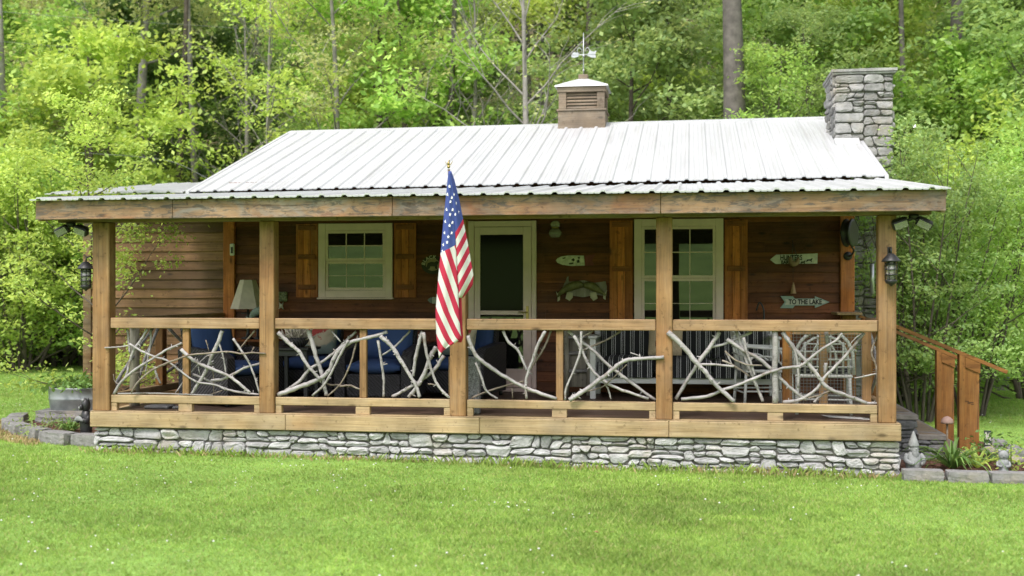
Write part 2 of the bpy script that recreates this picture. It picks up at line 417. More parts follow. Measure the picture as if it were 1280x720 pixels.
# ------------------------------------------------------------------ ground
def th(x, y):
    xx = min(max(x, -8), 13)
    z = -0.415-0.0112*xx
    r = max(0.0, y-15.0); z += .40*r*r/(r+5)
    r = max(0.0, -y-32.0); z += .17*r*r/(r+14)
    r = max(0.0, abs(x-5)-28); z += .25*r*r/(r+8)
    return z
def zx(lo, hi, n, dense_lo, dense_hi, m):
    return sorted(set([round(lo+(dense_lo-lo)*(i/n)**.7, 3) for i in range(n)]+[round(dense_lo+(dense_hi-dense_lo)*i/m, 3) for i in range(m+1)]+[round(hi-(hi-dense_hi)*(i/n)**.7, 3) for i in range(n)]))
xs = zx(-130, 140, 16, -16, 26, 42); ys = zx(-150, 130, 16, -14, 40, 54)
g = MB()
g.add([(x, y, th(x, y)+.02*noise.noise(Vector((x*.25, y*.25, 0)))) for y in ys for x in xs],
      [(j*len(xs)+i, j*len(xs)+i+1, (j+1)*len(xs)+i+1, (j+1)*len(xs)+i) for j in range(len(ys)-1) for i in range(len(xs)-1)], True)
m, nt, b = newmat('lawn_ground')
v = coords(nt); n1 = noise_t(nt, v, .5, 5, .6); n2 = noise_t(nt, v, 28, 5, .7); n3 = noise_t(nt, v, 3.2, 4, .6)
c = ramp(nt, n1, [(.3, (.13,.24,.046)), (.5, (.18,.31,.065)), (.7, (.23,.37,.085))])
c = huesat(nt, c, maprange(nt, n2, .6, 1.45, .3, .7)); c = huesat(nt, c, maprange(nt, n3, .85, 1.15, .3, .7))
# the wooded slope is leaf litter, not lawn
sp = nt.nodes.new('ShaderNodeSeparateXYZ'); nt.links.new(v, sp.inputs[0])
nn = nt.nodes.new('ShaderNodeMath'); nn.operation = 'MULTIPLY_ADD'; nt.links.new(n1, nn.inputs[0]); nn.inputs[1].default_value = 3; nt.links.new(sp.outputs[1], nn.inputs[2])
wf = maprange(nt, nn.outputs[0], 0, 1, 13.6, 15.2)
lit = ramp(nt, n2, [(.3, (.05,.042,.022)), (.55, (.09,.075,.035)), (.7, (.07,.10,.03))])
c = mixc(nt, wf, c, lit)
nt.links.new(c, b.inputs['Base Color']); b.inputs['Roughness'].default_value = .9; b.inputs['Specular IOR Level'].default_value = .15
bump(nt, n2, b, .6, .03)
tag(g.build('lawn', m, fixn=False), kind='structure')

BED = [(.05, 3.1), (-2.3, 3.1), (-2.28, 2.2), (-2.08, 1.55), (-1.72, 1.08), (-1.22, .68), (-.7, .40), (-.3, .28), (.05, .24)]
def inpoly(X, Y, grow=0.0):
    k = np.ones(len(X), bool)
    for (a, b_), (c_, d) in zip(BED, BED[1:]+BED[:1]):
        l = math.hypot(c_-a, d-b_); k &= ((c_-a)*(Y-b_)-(d-b_)*(X-a))/l > -grow
    return k
def inhouse(x, y): return -.14 < x < 8.28 and y > -.03
def in_bed(x, y):
    if 8.2 < x < 9.75 and -.16 < y < 3.1: return True
    return bool(inpoly(np.array([x]), np.array([y]))[0])

def grassmesh(name, N, seed, dmin, dmax, hfun, wbase, accept, pw=1.6, ang=(-.55, .5)):
    rg = np.random.default_rng(seed)
    th_ = rg.uniform(ang[0], ang[1], N)
    e = 2-pw
    d = (rg.uniform(0, 1, N)*(dmax**e-dmin**e)+dmin**e)**(1/e)
    rx, ry = np.tan(th_)*d, d
    X = CX+rx*ca-ry*sa; Y = CY+rx*sa+ry*ca
    keep = accept(X, Y, rg); X, Y, d = X[keep], Y[keep], d[keep]; n = len(X)
    Z = -0.415-0.0112*np.clip(X, -8, 13)+np.where(Y > 15, .4*(Y-15)**2/(Y-10), 0)-.012
    tuft = np.sin(X*2.1+np.sin(Y*1.7)*1.3)*np.cos(Y*2.6+np.sin(X*1.3))*.5+.5
    h = hfun(rg, n, X, Y)*(.85+.3*tuft); az = rg.uniform(0, 2*np.pi, n); w_ = wbase*(d/7)**.85*rg.uniform(.7, 1.3, n)
    lean = rg.uniform(.15, .9, n)*h; la = rg.uniform(0, 2*np.pi, n)
    V = np.zeros((n, 4, 3))
    c_, s_ = np.cos(az)*w_*.5, np.sin(az)*w_*.5
    V[:, 0] = np.stack([X-c_, Y-s_, Z], 1); V[:, 1] = np.stack([X+c_, Y+s_, Z], 1)
    V[:, 2] = np.stack([X+c_*.8+np.cos(la)*lean*.35, Y+s_*.8+np.sin(la)*lean*.35, Z+h*.6], 1)
    V[:, 3] = np.stack([X+np.cos(la)*lean, Y+np.sin(la)*lean, Z+h], 1)
    F = np.arange(n*4).reshape(n, 4)
    me = bpy.data.meshes.new(name); me.vertices.add(n*4); me.vertices.foreach_set('co', V.reshape(-1).astype(np.float32))
    me.loops.add(n*4); me.loops.foreach_set('vertex_index', F.reshape(-1).astype(np.int32))
    me.polygons.add(n); me.polygons.foreach_set('loop_start', (np.arange(n)*4).astype(np.int32))
    me.update(calc_edges=True); me.validate()
    o = bpy.data.objects.new(name, me); COL.objects.link(o); return o
def acc_lawn(X, Y, rg):
    k = ~((X > -.12) & (X < 8.26) & (Y > -.05)) & ~((X > 8.2) & (X < 9.75) & (Y > -.2) & (Y < 3.1))
    k &= ~inpoly(X, Y)
    return k & (Y < 13.8)
def grassmat(name, a1, a2, tr=.45, dry=True):
    m, nt, b = newmat(name)
    v = coords(nt); n1 = noise_t(nt, v, .55, 4, .6)
    c = mixc(nt, island(nt), a1, a2)
    c = huesat(nt, c, maprange(nt, n1, .72, 1.25, .3, .7), sat=1.0)
    n2 = noise_t(nt, v, 1.5, 3, .6)
    c = mixc(nt, ramp(nt, n2, [(.55, (0,0,0)), (.75, (.45,.45,.45))]), c, (.43,.52,.15))
    if dry: c = mixc(nt, ramp(nt, island(nt), [(.885, (0,0,0)), (.9, (.75,.75,.75))]), c, (.46,.42,.20))
    n3 = noise_t(nt, v, 5.5, 3, .6); c = huesat(nt, c, maprange(nt, n3, .80, 1.16, .32, .68))
    n4 = noise_t(nt, coords(nt, (.35, 1.2, 1)), 1.0, 4, .65); c = mixc(nt, ramp(nt, n4, [(.54, (0,0,0)), (.68, (.32,.32,.32))]), c, (.17,.31,.075))
    nt.links.new(c, b.inputs['Base Color']); b.inputs['Roughness'].default_value = .5; b.inputs['Specular IOR Level'].default_value = .3
    t = nt.nodes.new('ShaderNodeBsdfTranslucent'); nt.links.new(c, t.inputs['Color'])
    mx = nt.nodes.new('ShaderNodeMixShader'); mx.inputs[0].default_value = tr
    nt.links.new(b.outputs[0], mx.inputs[1]); nt.links.new(t.outputs[0], mx.inputs[2])
    nt.links.new(mx.outputs[0], nt.nodes['Material Output'].inputs['Surface']); return m
M['grass'] = grassmat('lawn_grass', (.225,.365,.065), (.42,.56,.135))
M['straw'] = grassmat('dry_straw', (.33,.235,.11), (.46,.36,.19), .2, False)
o = grassmesh('lawn_grass', 900000, 3, 6.6, 27, lambda r, n, X, Y: r.uniform(.016, .042, n), .0048, acc_lawn)
o.data.materials.append(M['grass']); tag(o, 'short fresh green mown grass of the lawn', 'grass', kind='stuff')
def acc_dry(X, Y, rg):
    edge = (X > -.3) & (X < 8.3) & (Y > -.30) & (Y < -.06)
    pr = np.exp(-(-.06-Y)/.07)*(.30+.45*(np.sin(X*2.3+1)*np.sin(X*5.1) > .1)+.2*np.sin(X*.9))
    e2 = inpoly(X, Y, .30) & ~inpoly(X, Y) & (X < -.9) & (Y < 2.2)
    return (edge & (rg.uniform(0, 1, len(X)) < pr)) | (e2 & (rg.uniform(0, 1, len(X)) < .55))
o = grassmesh('dry_grass', 420000, 5, 9, 16, lambda r, n, X, Y: r.uniform(.035, .08, n), .0065, acc_dry)
o.data.materials.append(M['straw']); tag(o, 'dry straw coloured grass along the foot of the stone foundation', 'dry grass', kind='stuff')
def acc_tall(X, Y, rg):
    return (X > -.1) & (X < 8.25) & (Y > -.22) & (Y < -.07) & (rg.uniform(0, 1, len(X)) < .16+.3*np.maximum(0, np.sin(X*3.1)*np.sin(X*1.3+2)))
o = grassmesh('grass_fringe', 420000, 6, 9, 16, lambda r, n, X, Y: r.uniform(.05, .12, n), .0062, acc_tall)
o.data.materials.append(M['grass']); tag(o, 'longer unmown grass fringe against the stone foundation', 'grass', kind='stuff')

# white clover heads in the lawn
rg = random.Random(11); g = MB(); cnt = 0
oct_ = [(1,0,0),(-1,0,0),(0,1,0),(0,-1,0),(0,0,1),(0,0,-1)]
of = [(0,2,4),(2,1,4),(1,3,4),(3,0,4),(2,0,5),(1,2,5),(3,1,5),(0,3,5)]
while cnt < 420:
    d = rg.uniform(6.8, 22); a = rg.uniform(-.5, .47); rx = math.tan(a)*d
    x = CX+rx*ca-d*sa; y = CY+rx*sa+d*ca
    if inhouse(x, y) or in_bed(x, y): continue
    pz = noise.noise(Vector((x*.55+3, y*.75, 4)))
    near_wall = -.9 < y < -.1
    if pz < (-.12 if x < 2.5 else .16)-rg.random()*.15 and not (near_wall and rg.random() < .25): continue
    r = rg.uniform(.004, .010); z = th(x, y)+rg.uniform(.035, .06)
    g.add([(x+p[0]*r, y+p[1]*r, z+p[2]*r*.8) for p in oct_], of, False); cnt += 1
tag(g.build('clover_flowers', M['white']), 'tiny white clover flowers dotted through the lawn grass', 'clover', kind='stuff')
g = MB(); p = Vector((5.55, -3.55, th(5.55, -3.55)+.062))
g.add([p+Vector(q) for q in ((-.03,0,0),(-.01,-.015,.012),(.02,-.012,.01),(.035,.004,.0),(.012,.018,.014),(-.012,.014,.006))], [(0,1,2,3,4,5)])
tag(g.build('fallen_leaf', plain('brown_dead_leaf', (.23,.12,.06), .8), fixn=False), 'single curled brown dead leaf lying on the lawn', 'leaf')

# ------------------------------------------------------------------ stonework
def stones(mb, o, ud, vd, nd, W, H, hlo, hhi, wlo, whi, seed, depth=.045, warp=.040, quoin=False, gap=.003):
    """irregular fieldstones on the rectangle o + u*ud + v*vd, standing out along nd"""
    rg = random.Random(seed); o, ud, vd, nd = map(Vector, (o, ud, vd, nd))
    def wp(u, v):
        q = Vector((u*2.1+seed, v*3.1, seed*.37))
        k = min(1, u/.05, (W-u)/.05) if W > .2 else 1
        kv = max(0, min(1, v/.05, (H-v)/.05))
        return u+warp*.8*max(k, 0)*noise.noise(q*1.7), v+warp*2.0*kv*noise.noise(q+Vector((9, 3, 1)))
    def cell(poly):
        n0 = len(poly); cxx = sum(p[0] for p in poly)/n0; cyy = sum(p[1] for p in poly)/n0
        # inset for the joint, then round the corners a little
        q = []
        for i in range(n0):
            (xa, ya), (xb, yb) = poly[i], poly[(i+1) % n0]; l = math.hypot(xb-xa, yb-ya)
            if l < .012: continue
            k = min(.30, .020/l+.03)*rg.uniform(.5, 1.5)
            for t in (k, 1-k): q.append((xa+(xb-xa)*t, ya+(yb-ya)*t))
            if l > .13: q.insert(len(q)-1, (xa+(xb-xa)*.5+rg.uniform(-.006, .006), ya+(yb-ya)*.5+rg.uniform(-.006, .006)))
        if len(q) < 4: return
        hx = max(abs(p[0]-cxx) for p in q); hy = max(abs(p[1]-cyy) for p in q)
        if min(hx, hy) < .012: return
        n = len(q); dep = depth*rg.uniform(.5, 1.25)*min(1, hy/.04+.2); tu, tv = rg.uniform(-.35, .35), rg.uniform(-.3, .3); vs = []
        for ins, dd in ((gap, -.02), (gap+.0008, dep*.6), (gap+.004, dep*.88), (gap+.012, dep*1.0), (gap+.032, dep*1.04)):
            for x, y in q:
                dx, dy = x-cxx, y-cyy; fx = max(.12, 1-ins/hx); fy = max(.12, 1-ins/hy)
                d2 = dd*(1+(tu*dx/hx+tv*dy/hy)*.8 if dd > 0 else 1)+(rg.uniform(-.10, .10)*dep if dd > dep*.6 else 0)
                vs.append(o+ud*(cxx+dx*fx)+vd*(cyy+dy*fy)+nd*d2)
        fs = [(r*n+k, r*n+(k+1) % n, (r+1)*n+(k+1) % n, (r+1)*n+k) for r in range(4) for k in range(n)]
        fs.append([4*n+k for k in range(n)])
        mb.add(vs, fs, False)
    def bnd(u, v):                       # wavering bed joint
        if v < .01 or v > H-.01: return v
        q = Vector((u*3.3+seed, v*7.0, seed*.61)); return v+.020*noise.noise(q)+.011*noise.noise(q*3.1)
    def put(u0, u1, v0, v1):
        l0, l1 = slant(u0), slant(u1); um = (u0+u1)/2+rg.uniform(-.2, .2)*(u1-u0)
        dn = lambda: rg.uniform(0, .012) if v1-v0 > .05 else rg.uniform(0, .004)
        cell([(u0+l0, bnd(u0, v0)+dn()), (um, bnd(um, v0)), (u1+l1, bnd(u1, v0)+dn()), (u1-l1, bnd(u1, v1)-dn()), (um, bnd(um, v1)-dn()*.5), (u0-l0, bnd(u0, v1)-dn())])
    def slant(u):
        if u < .01 or u > W-.01: return 0
        return .026*math.sin(u*977.0+seed)
    U = 0
    while U < W-.01:
        sg = rg.uniform(.38, .85)
        if W-U-sg < .36: sg = W-U
        v = 0
        while v < H-.005:
            h = rg.uniform(hlo, hhi)
            if H-v-h < hlo*.75: h = H-v
            u = U
            while u < U+sg-.005:
                wd = rg.uniform(wlo, whi)*rg.choice((.55, .8, 1, 1.3))
                if U+sg-u-wd < wlo*.75: wd = U+sg-u
                if h > hlo*1.35 and rg.random() < .36:
                    k = rg.uniform(.36, .64); vm = v+h*k
                    lo_, hi_ = (0, 1) if rg.random() < .5 else (1, 0)
                    for (va, vb, sp_) in ((v, vm, lo_), (vm, v+h, hi_)):
                        if sp_ and wd > .17: m_ = rg.uniform(.35, .65); put(u, u+wd*m_, va, vb); put(u+wd*m_, u+wd, va, vb)
                        else: put(u, u+wd, va, vb)
                else: put(u, u+wd, v, v+h)
                u += wd
            v += h
        U += sg

# ------------------------------------------------------------------ the cabin
cabin = thing('log_cabin', 'single storey brown wooden cabin with white metal roof and a deep front porch', 'cabin', (0, 0, -.45))
YW = 3.30
def settle(mb, d0, d1, y0=-.4, y1=3.06):
    mb.v = [(x, y, z-(d0+(d1-d0)*min(1, max(0, (y-y0)/(y1-y0))))*(8.52-x)/8.8) for x, y, z in mb.v]
def lap(mb, x0, x1, Y, z0, z1, seed, axis='x', sgn=-1, pitch=.127):
    rg = random.Random(seed); z = z0
    while z < z1-.01:
        zt = min(z+pitch, z1); x = x0
        while x < x1-.01:
            L = rg.uniform(2.2, 4.2)
            if x1-x-L < .8: L = x1-x
            a, b_ = x+.0015, x+L-.0015; t = rg.uniform(-.002, .002)
            q = [(Y, z), (Y+sgn*(.024+t), z), (Y+sgn*(.026+t), z+.006), (Y+sgn*(.006+t), zt-.001), (Y, zt-.001)]
            if axis == 'x': mb.add([(a, p[0], p[1]) for p in q]+[(b_, p[0], p[1]) for p in q], [(0,1,2,3,4),(9,8,7,6,5)]+[(i,(i+1)%5,5+(i+1)%5,5+i) for i in range(5)])
            else: mb.add([(p[0], a, p[1]) for p in q]+[(p[0], b_, p[1]) for p in q], [(0,1,2,3,4),(9,8,7,6,5)]+[(i,(i+1)%5,5+(i+1)%5,5+i) for i in range(5)])
            x += L
        z += pitch
# walls
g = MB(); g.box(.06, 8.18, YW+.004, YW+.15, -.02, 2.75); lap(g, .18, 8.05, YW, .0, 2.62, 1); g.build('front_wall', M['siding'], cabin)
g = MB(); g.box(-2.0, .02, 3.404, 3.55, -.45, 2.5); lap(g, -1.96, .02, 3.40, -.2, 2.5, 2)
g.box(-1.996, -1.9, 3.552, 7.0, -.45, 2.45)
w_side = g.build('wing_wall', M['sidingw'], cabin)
g = MB(); g.box(-2.05, -1.93, 3.36, 3.48, -.42, 2.5, .006); g.build('wing_corner_board', M['beam'], cabin)
def roofz(y): return 2.665+(y-2.92)*.3213 if y < 6.95 else 3.96-(y-6.95)*.3213
for X, s in ((.06, -1), (8.18, 1)):
    g = MB()
    poly = [(3.46, -.4), (10.6, -.4), (10.6, roofz(10.6)-.15), (6.95, roofz(6.95)-.15), (3.46, roofz(3.46)-.15)]
    g.prism(poly, X, X-s*.12, axis='x')
    lap(g, 3.46, 10.6, X, -.2, 2.60, 5+s, 'y', s)
    z = 2.60
    while z < 3.8:
        y0 = 2.92+(z+.28-2.665)/.3213; y1 = 13.9-y0
        if y1 > y0+.1: lap(g, y0, y1, X, z, z+.126, 9, 'y', s)
        z += .127
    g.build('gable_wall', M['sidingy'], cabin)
g = MB(); g.box(.18, 8.06, 10.48, 10.6, -.4, 2.6); g.build('back_wall', M['siding'], cabin)
for x0, x1 in ((.025, .182), (8.045, 8.215)):
    g = MB(); g.box(x0, x1, YW-.06, YW+.15, .0, 2.6, .006); g.build('corner_post', M['shutter'], cabin)
# skirting board along the foot of the front wall
# deck
g = MB(); y = .16
while y < 3.26:
    g.box(-.02, 8.16, y, min(y+.134, 3.272), -.035, 0.0, .003); y += .139
g.build('porch_deck', M['deck'], cabin)
g = MB()
for x0, x1 in ((-.115, 2.055), (2.058, 4.1), (4.103, 6.0), (6.003, 8.215)): g.box(x0, x1, -.055, .10, -.158, .004, .008)
g.box(-.112, .02, .104, 3.3, -.158, -.002, .006); g.box(8.08, 8.212, .104, 3.3, -.158, -.002, .006)
g.build('sill_beam', M['sill'], cabin)
g = MB()
for x0, x1 in ((-.11, 1.3), (1.303, 3.55), (3.553, 5.9), (5.903, 8.21)): g.box(x0, x1, -.052, .16, .006, .0125, .002)
g.build('sill_cap', M['sill'], cabin)
# foundation stones
g = MB(); g.box(-.06, 8.17, .035, 3.4, -.62, -.16); fnd = g.build('foundation', M['mortar'], cabin)
g = MB(); stones(g, (-.10, .03, -.56), (1, 0, 0), (0, 0, 1), (0, -1, 0), 8.31, .395, .065, .125, .12, .27, 21, .05)
stones(g, (-.065, 3.3, -.56), (0, -1, 0), (0, 0, 1), (-1, 0, 0), 3.26, .395, .06, .12, .14, .36, 23, .04)
stones(g, (8.175, .04, -.56), (0, 1, 0), (0, 0, 1), (1, 0, 0), 1.0, .395, .06, .12, .14, .3, 24, .04)
g.build('foundation_stonework', M['stone'], fnd)
# posts
PX = [(-.099, .092), (1.762, 1.922), (3.79, 3.955), (5.875, 6.035), (8.005, 8.173)]
for a, b_ in PX:
    g = MB(); g.box(a, b_, -.03, .125, .0128, 2.02, .009); g.build('porch_post', M['post'], cabin)
# header beam and fascia
g = MB()
for x0, x1 in ((-.5, 2.6), (2.603, 5.95), (5.953, 8.5)): g.box(x0, x1, -.02, .12, 2.022, 2.20, .006)
g.build('header_beam', M['beam'], cabin)
g = MB(); fj = [-.568, .95, 3.27, 5.93, 8.571]
for x0, x1 in zip(fj, fj[1:]): g.box(x0, x1-.004, -.34, -.295, 2.048, 2.232, .005)
for x0, x1 in zip(fj, fj[1:]): g.box(x0+.003, x1-.006, -.351, -.3405, 2.034, 2.052, .003)
g.build('fascia_board', M['fascia'], cabin)
for X in (-.566, 8.53):
    g = MB()
    vs = [(X, -.293, 2.02), (X, 3.0, 2.40), (X, 3.0, 2.585), (X, -.293, 2.215)]
    g.add(vs+[(x+.036, y, z) for x, y, z in vs], [(0,1,2,3),(7,6,5,4),(0,1,5,4),(1,2,6,5),(2,3,7,6),(3,0,4,7)])
    g.build('barge_board', M['raily'], cabin)
# porch ceiling and rafters
g = MB()
def pz(y): return 2.235+(y+.36)*.1185
x = -.52
while x < 8.5:
    x2 = min(x+.14, 8.52)
    g.add([(x, -.29, pz(-.29)-.10), (x2-.003, -.29, pz(-.29)-.10), (x2-.003, 3.28, pz(3.28)-.10), (x, 3.28, pz(3.28)-.10),
           (x, -.29, pz(-.29)-.08), (x2-.003, -.29, pz(-.29)-.08), (x2-.003, 3.28, pz(3.28)-.08), (x, 3.28, pz(3.28)-.08)],
          [(3,2,1,0),(4,5,6,7),(0,1,5,4),(1,2,6,5),(2,3,7,6),(3,0,4,7)])
    x += .14
settle(g, .0, .085); g.build('porch_ceiling', M['ceil'], cabin)
# ribbed metal roofing
def ribbed(mb, x0, x1, p0, p1, first=.0, pitch=.235, th_=.014, rib=.021):
    """sheet from front line p0=(y,z) to back line p1"""
    xsn = [x0]; hs_ = [0.0]; x = x0+first
    while x < x1-.05:
        for dx, h in ((-.034, 0), (-.016, rib), (.016, rib), (.034, 0)):
            if x0 < x+dx < x1: xsn.append(x+dx); hs_.append(h)
        for dx in (.085, .15):
            for e, h in ((-.012, 0), (0, .0055), (.012, 0)):
                if x0 < x+dx+e < x1: xsn.append(x+dx+e); hs_.append(h)
        x += pitch
    xsn.append(x1); hs_.append(0)
    n = len(xsn); sl = math.hypot(p1[0]-p0[0], p1[1]-p0[1]); ny, nz = -(p1[1]-p0[1])/sl, (p1[0]-p0[0])/sl
    if nz < 0: ny, nz = -ny, -nz
    vs = []
    for (y, z) in (p0, p1):
        for xx, h in zip(xsn, hs_): vs.append((xx, y+ny*(h+th_), z+nz*(h+th_)))
    for (y, z) in (p0, p1):
        for xx, h in zip(xsn, hs_): vs.append((xx, y+ny*h*.9, z+nz*h*.9))
    fs = []
    for i in range(n-1):
        fs += [(i, i+1, n+i+1, n+i), (2*n+i, 3*n+i, 3*n+i+1, 2*n+i+1), (i, 2*n+i, 2*n+i+1, i+1), (n+i, n+i+1, 3*n+i+1, 3*n+i)]
    fs += [(0, n, 3*n, 2*n), (n-1, 3*n-1, 4*n-1, 2*n-1)]
    mb.add(vs, fs)
g = MB(); ribbed(g, -.60, 8.60, (-.40, pz(-.40)), (3.06, pz(3.06)), first=.10); settle(g, .0, .085); proof = g.build('porch_roof', M['roof'], cabin)
g = MB()
ribbed(g, -.30, 8.52, (2.90, roofz(2.90)+.01), (6.95, roofz(6.95)), first=.12)
ribbed(g, -.30, 8.52, (11.0, roofz(11.0)), (6.95, roofz(6.95)), first=.12)
settle(g, .075, .045, 2.9, 6.95); mroof = g.build('main_roof', M['roof'], cabin)
g = MB()
for s in (-1, 1):
    p0, p1 = (6.95, 3.995), (6.95+s*.16, 3.995-.16*.3213)
    g.add([(-.32, p0[0], p0[1]), (8.54, p0[0], p0[1]), (8.54, p1[0], p1[1]), (-.32, p1[0], p1[1]), (-.32, p0[0], p0[1]-.012), (8.54, p0[0], p0[1]-.012), (8.54, p1[0], p1[1]-.022), (-.32, p1[0], p1[1]-.022)],
          [(0,1,2,3),(7,6,5,4),(2,6,7,3),(0,3,7,4),(1,5,6,2)])
settle(g, .075, .045, 2.9, 6.95); g.build('ridge_cap', M['roof'], mroof)
for X in (-.345, 8.52):
    g = MB()
    for (ya, yb) in ((2.88, 6.95), (6.95, 11.0)):
        za, zb = roofz(ya), roofz(yb)
        g.add([(x, y, z) for x in (X, X+.045) for y, z in ((ya, za-.11), (yb, zb-.11), (yb, zb+.03), (ya, za+.03))], [(0,1,2,3),(7,6,5,4),(0,1,5,4),(1,2,6,5),(2,3,7,6),(3,0,4,7)])
    settle(g, .075, .045, 2.9, 6.95); g.build('rake_trim', M['roof'], mroof)
# wing roof
wz = lambda y: 2.60+(y-3.05)*.125
g = MB(); ribbed(g, -2.42, -.02, (3.03, wz(3.03)), (6.9, wz(6.9)), first=.12); wr = g.build('wing_roof', M['roof'], cabin)
g = MB(); g.box(-2.39, .0, 3.08, 3.12, 2.44, 2.585); g.box(-2.39, -2.35, 3.124, 6.8, 2.42, 2.53); g.build('wing_fascia', M['cupola'], wr)
# chimney
ch0 = MB(); ch0.box(8.225, 8.925, 5.04, 6.06, -.5, 4.28); chim = ch0.build('chimney', M['mortar'], cabin)
g = MB()
stones(g, (8.185, 5.035, -.5), (1, 0, 0), (0, 0, 1), (0, -1, 0), .775, 4.78, .085, .17, .15, .36, 31, .05, .02)
stones(g, (8.22, 6.06, -.5), (0, -1, 0), (0, 0, 1), (-1, 0, 0), 1.02, 4.78, .085, .17, .15, .36, 32, .05, .02)
stones(g, (8.93, 5.04, -.5), (0, 1, 0), (0, 0, 1), (1, 0, 0), 1.02, 4.78, .085, .17, .15, .36, 33, .05, .02)
stones(g, (8.96, 6.065, -.5), (-1, 0, 0), (0, 0, 1), (0, 1, 0), .775, 4.78, .085, .17, .15, .36, 34, .05, .02)
g.build('chimney_stonework', M['chimstone'], chim)
g = MB(); 
for k, (xa, xb, ya, yb) in enumerate(((8.135, 8.50, 4.955, 5.45), (8.505, 9.012, 4.96, 5.36), (8.14, 8.62, 5.455, 6.13), (8.625, 9.005, 5.365, 6.125))):
    zz = 4.3165; q = [(xa, ya), ((xa+xb)/2, ya+.006*(-1)**k), (xb, ya), (xb-.004, (ya+yb)/2), (xb, yb), ((xa+xb)/2, yb), (xa, yb), (xa+.004, (ya+yb)/2)]
    g.prism(q, zz, zz+.036+.003*k, axis='z')
g.box(8.15, 9.0, 4.975, 6.12, 4.284, 4.315, .01)
g.build('chimney_cap', M['chimstone'], chim)
g = MB(); y0 = 4.97; z0 = roofz(y0)+.03
g.add([(8.17, y0-.16, roofz(y0-.16)+.034), (8.50, y0-.16, roofz(y0-.16)+.034), (8.50, y0, z0+.05), (8.17, y0, z0+.05), (8.17, y0-.16, roofz(y0-.16)+.02), (8.50, y0-.16, roofz(y0-.16)+.02), (8.50, y0, z0), (8.17, y0, z0)], [(0,1,2,3),(7,6,5,4),(0,4,5,1),(1,5,6,2),(2,6,7,3),(3,7,4,0)])
g.build('chimney_flashing', M['roof'], mroof)
# cupola on the ridge
cx0, cx1, cy0, cy1 = 4.155, 4.895, 6.60, 7.30
g = MB(); g.box(cx0, cx1, cy0, cy1, 3.62, 4.115, .006); cup = g.build('cupola', M['cupola'], cabin)
g = MB(); g.box(cx0-.02, cx1+.02, cy0-.02, cy1+.02, 4.117, 4.145, .005)
for xa in (cx0+.01, cx1-.13):
    for ya in (cy0+.01, cy1-.13): g.box(xa, xa+.12, ya, ya+.12, 4.147, 4.41, .004)
g.box(cx0-.01, cx1+.01, cy0-.01, cy1+.01, 4.412, 4.492, .006)
g.box(cx0+.06, cx1-.06, cy0+.06, cy1-.06, 4.147, 4.41, mi=1)
g.build('cupola_frame', [M['cupola'], M['black']], cup)
for (xa, xb, ya, s) in ((cx0+.132, cx1-.132, cy0+.03, 1), (cx0+.132, cx1-.132, cy1-.03, -1)):
    g = MB()
    for k in range(5):
        z = 4.165+k*.052
        g.add([(xa, ya, z), (xb, ya, z), (xb, ya+s*.045, z+.05), (xa, ya+s*.045, z+.05), (xa, ya+s*.008, z-.012), (xb, ya+s*.008, z-.012), (xb, ya+s*.053, z+.038), (xa, ya+s*.053, z+.038)], [(0,1,2,3),(7,6,5,4),(0,4,5,1),(1,5,6,2),(2,6,7,3),(3,7,4,0)])
    g.build('cupola_louver', M['cupola'], cup)
g = MB(); ap = Vector(((cx0+cx1)/2, (cy0+cy1)/2, 4.69)); e = .05
ring = []
for fr, zz in ((1, 4.494), (.98, 4.515), (.62, 4.585), (.16, 4.665)):
    hx, hy = (cx1-cx0)/2*fr+e*fr, (cy1-cy0)/2*fr+e*fr
    ring.append([(ap.x-hx, ap.y-hy, zz), (ap.x+hx, ap.y-hy, zz), (ap.x+hx, ap.y+hy, zz), (ap.x-hx, ap.y+hy, zz)])
vs = sum(ring, []); g.add(vs, [(r*4+k, r*4+(k+1) % 4, r*4+4+(k+1) % 4, r*4+4+k) for r in range(3) for k in range(4)]+[(0,3,2,1),(12,13,14,15)])
g.build('cupola_roof', M['roof'], cup)
g = MB(); g.box(ap.x-.075, ap.x+.075, ap.y-.075, ap.y+.075, 4.66, 4.735, .008); g.build('cupola_finial', M['cupola'], cup)
# weather vane, fixed on the cupola: rod, arrow with scrolls, compass arms
g = MB(); g.tube([ap+Vector((0, 0, .04)), ap+Vector((0, 0, .72))], [.011, .007], 8)
zc = ap.z+.37
g.tube([(ap.x-.19, ap.y, zc), (ap.x+.19, ap.y, zc)], .008, 6)
g.tube([(ap.x, ap.y-.17, zc-.04), (ap.x, ap.y+.17, zc-.04)], .007, 6)
g.prism([(ap.x-.20, zc-.03), (ap.x-.15, zc-.045), (ap.x-.08, zc-.03), (ap.x-.08, zc+.03), (ap.x-.16, zc+.045), (ap.x-.185, zc+.005)], ap.y-.004, ap.y+.004)
g.prism([(ap.x+.06, zc-.02), (ap.x+.13, zc-.05), (ap.x+.20, zc-.055), (ap.x+.19, zc), (ap.x+.21, zc+.06), (ap.x+.15, zc+.04), (ap.x+.10, zc+.07)], ap.y-.004, ap.y+.004)
for s in (-1, 1): g.tube([(ap.x+s*(.03+.035*(1-math.cos(t))), ap.y, zc+.06+.05*math.sin(t)) for t in [k*.6 for k in range(9)]], .005, 5)
g.ball((ap.x, ap.y, zc-.02), .022, 10, 6); g.ball((ap.x, ap.y, ap.z+.12), .018, 10, 6)
g.build('weather_vane', M['whitem'], cup)

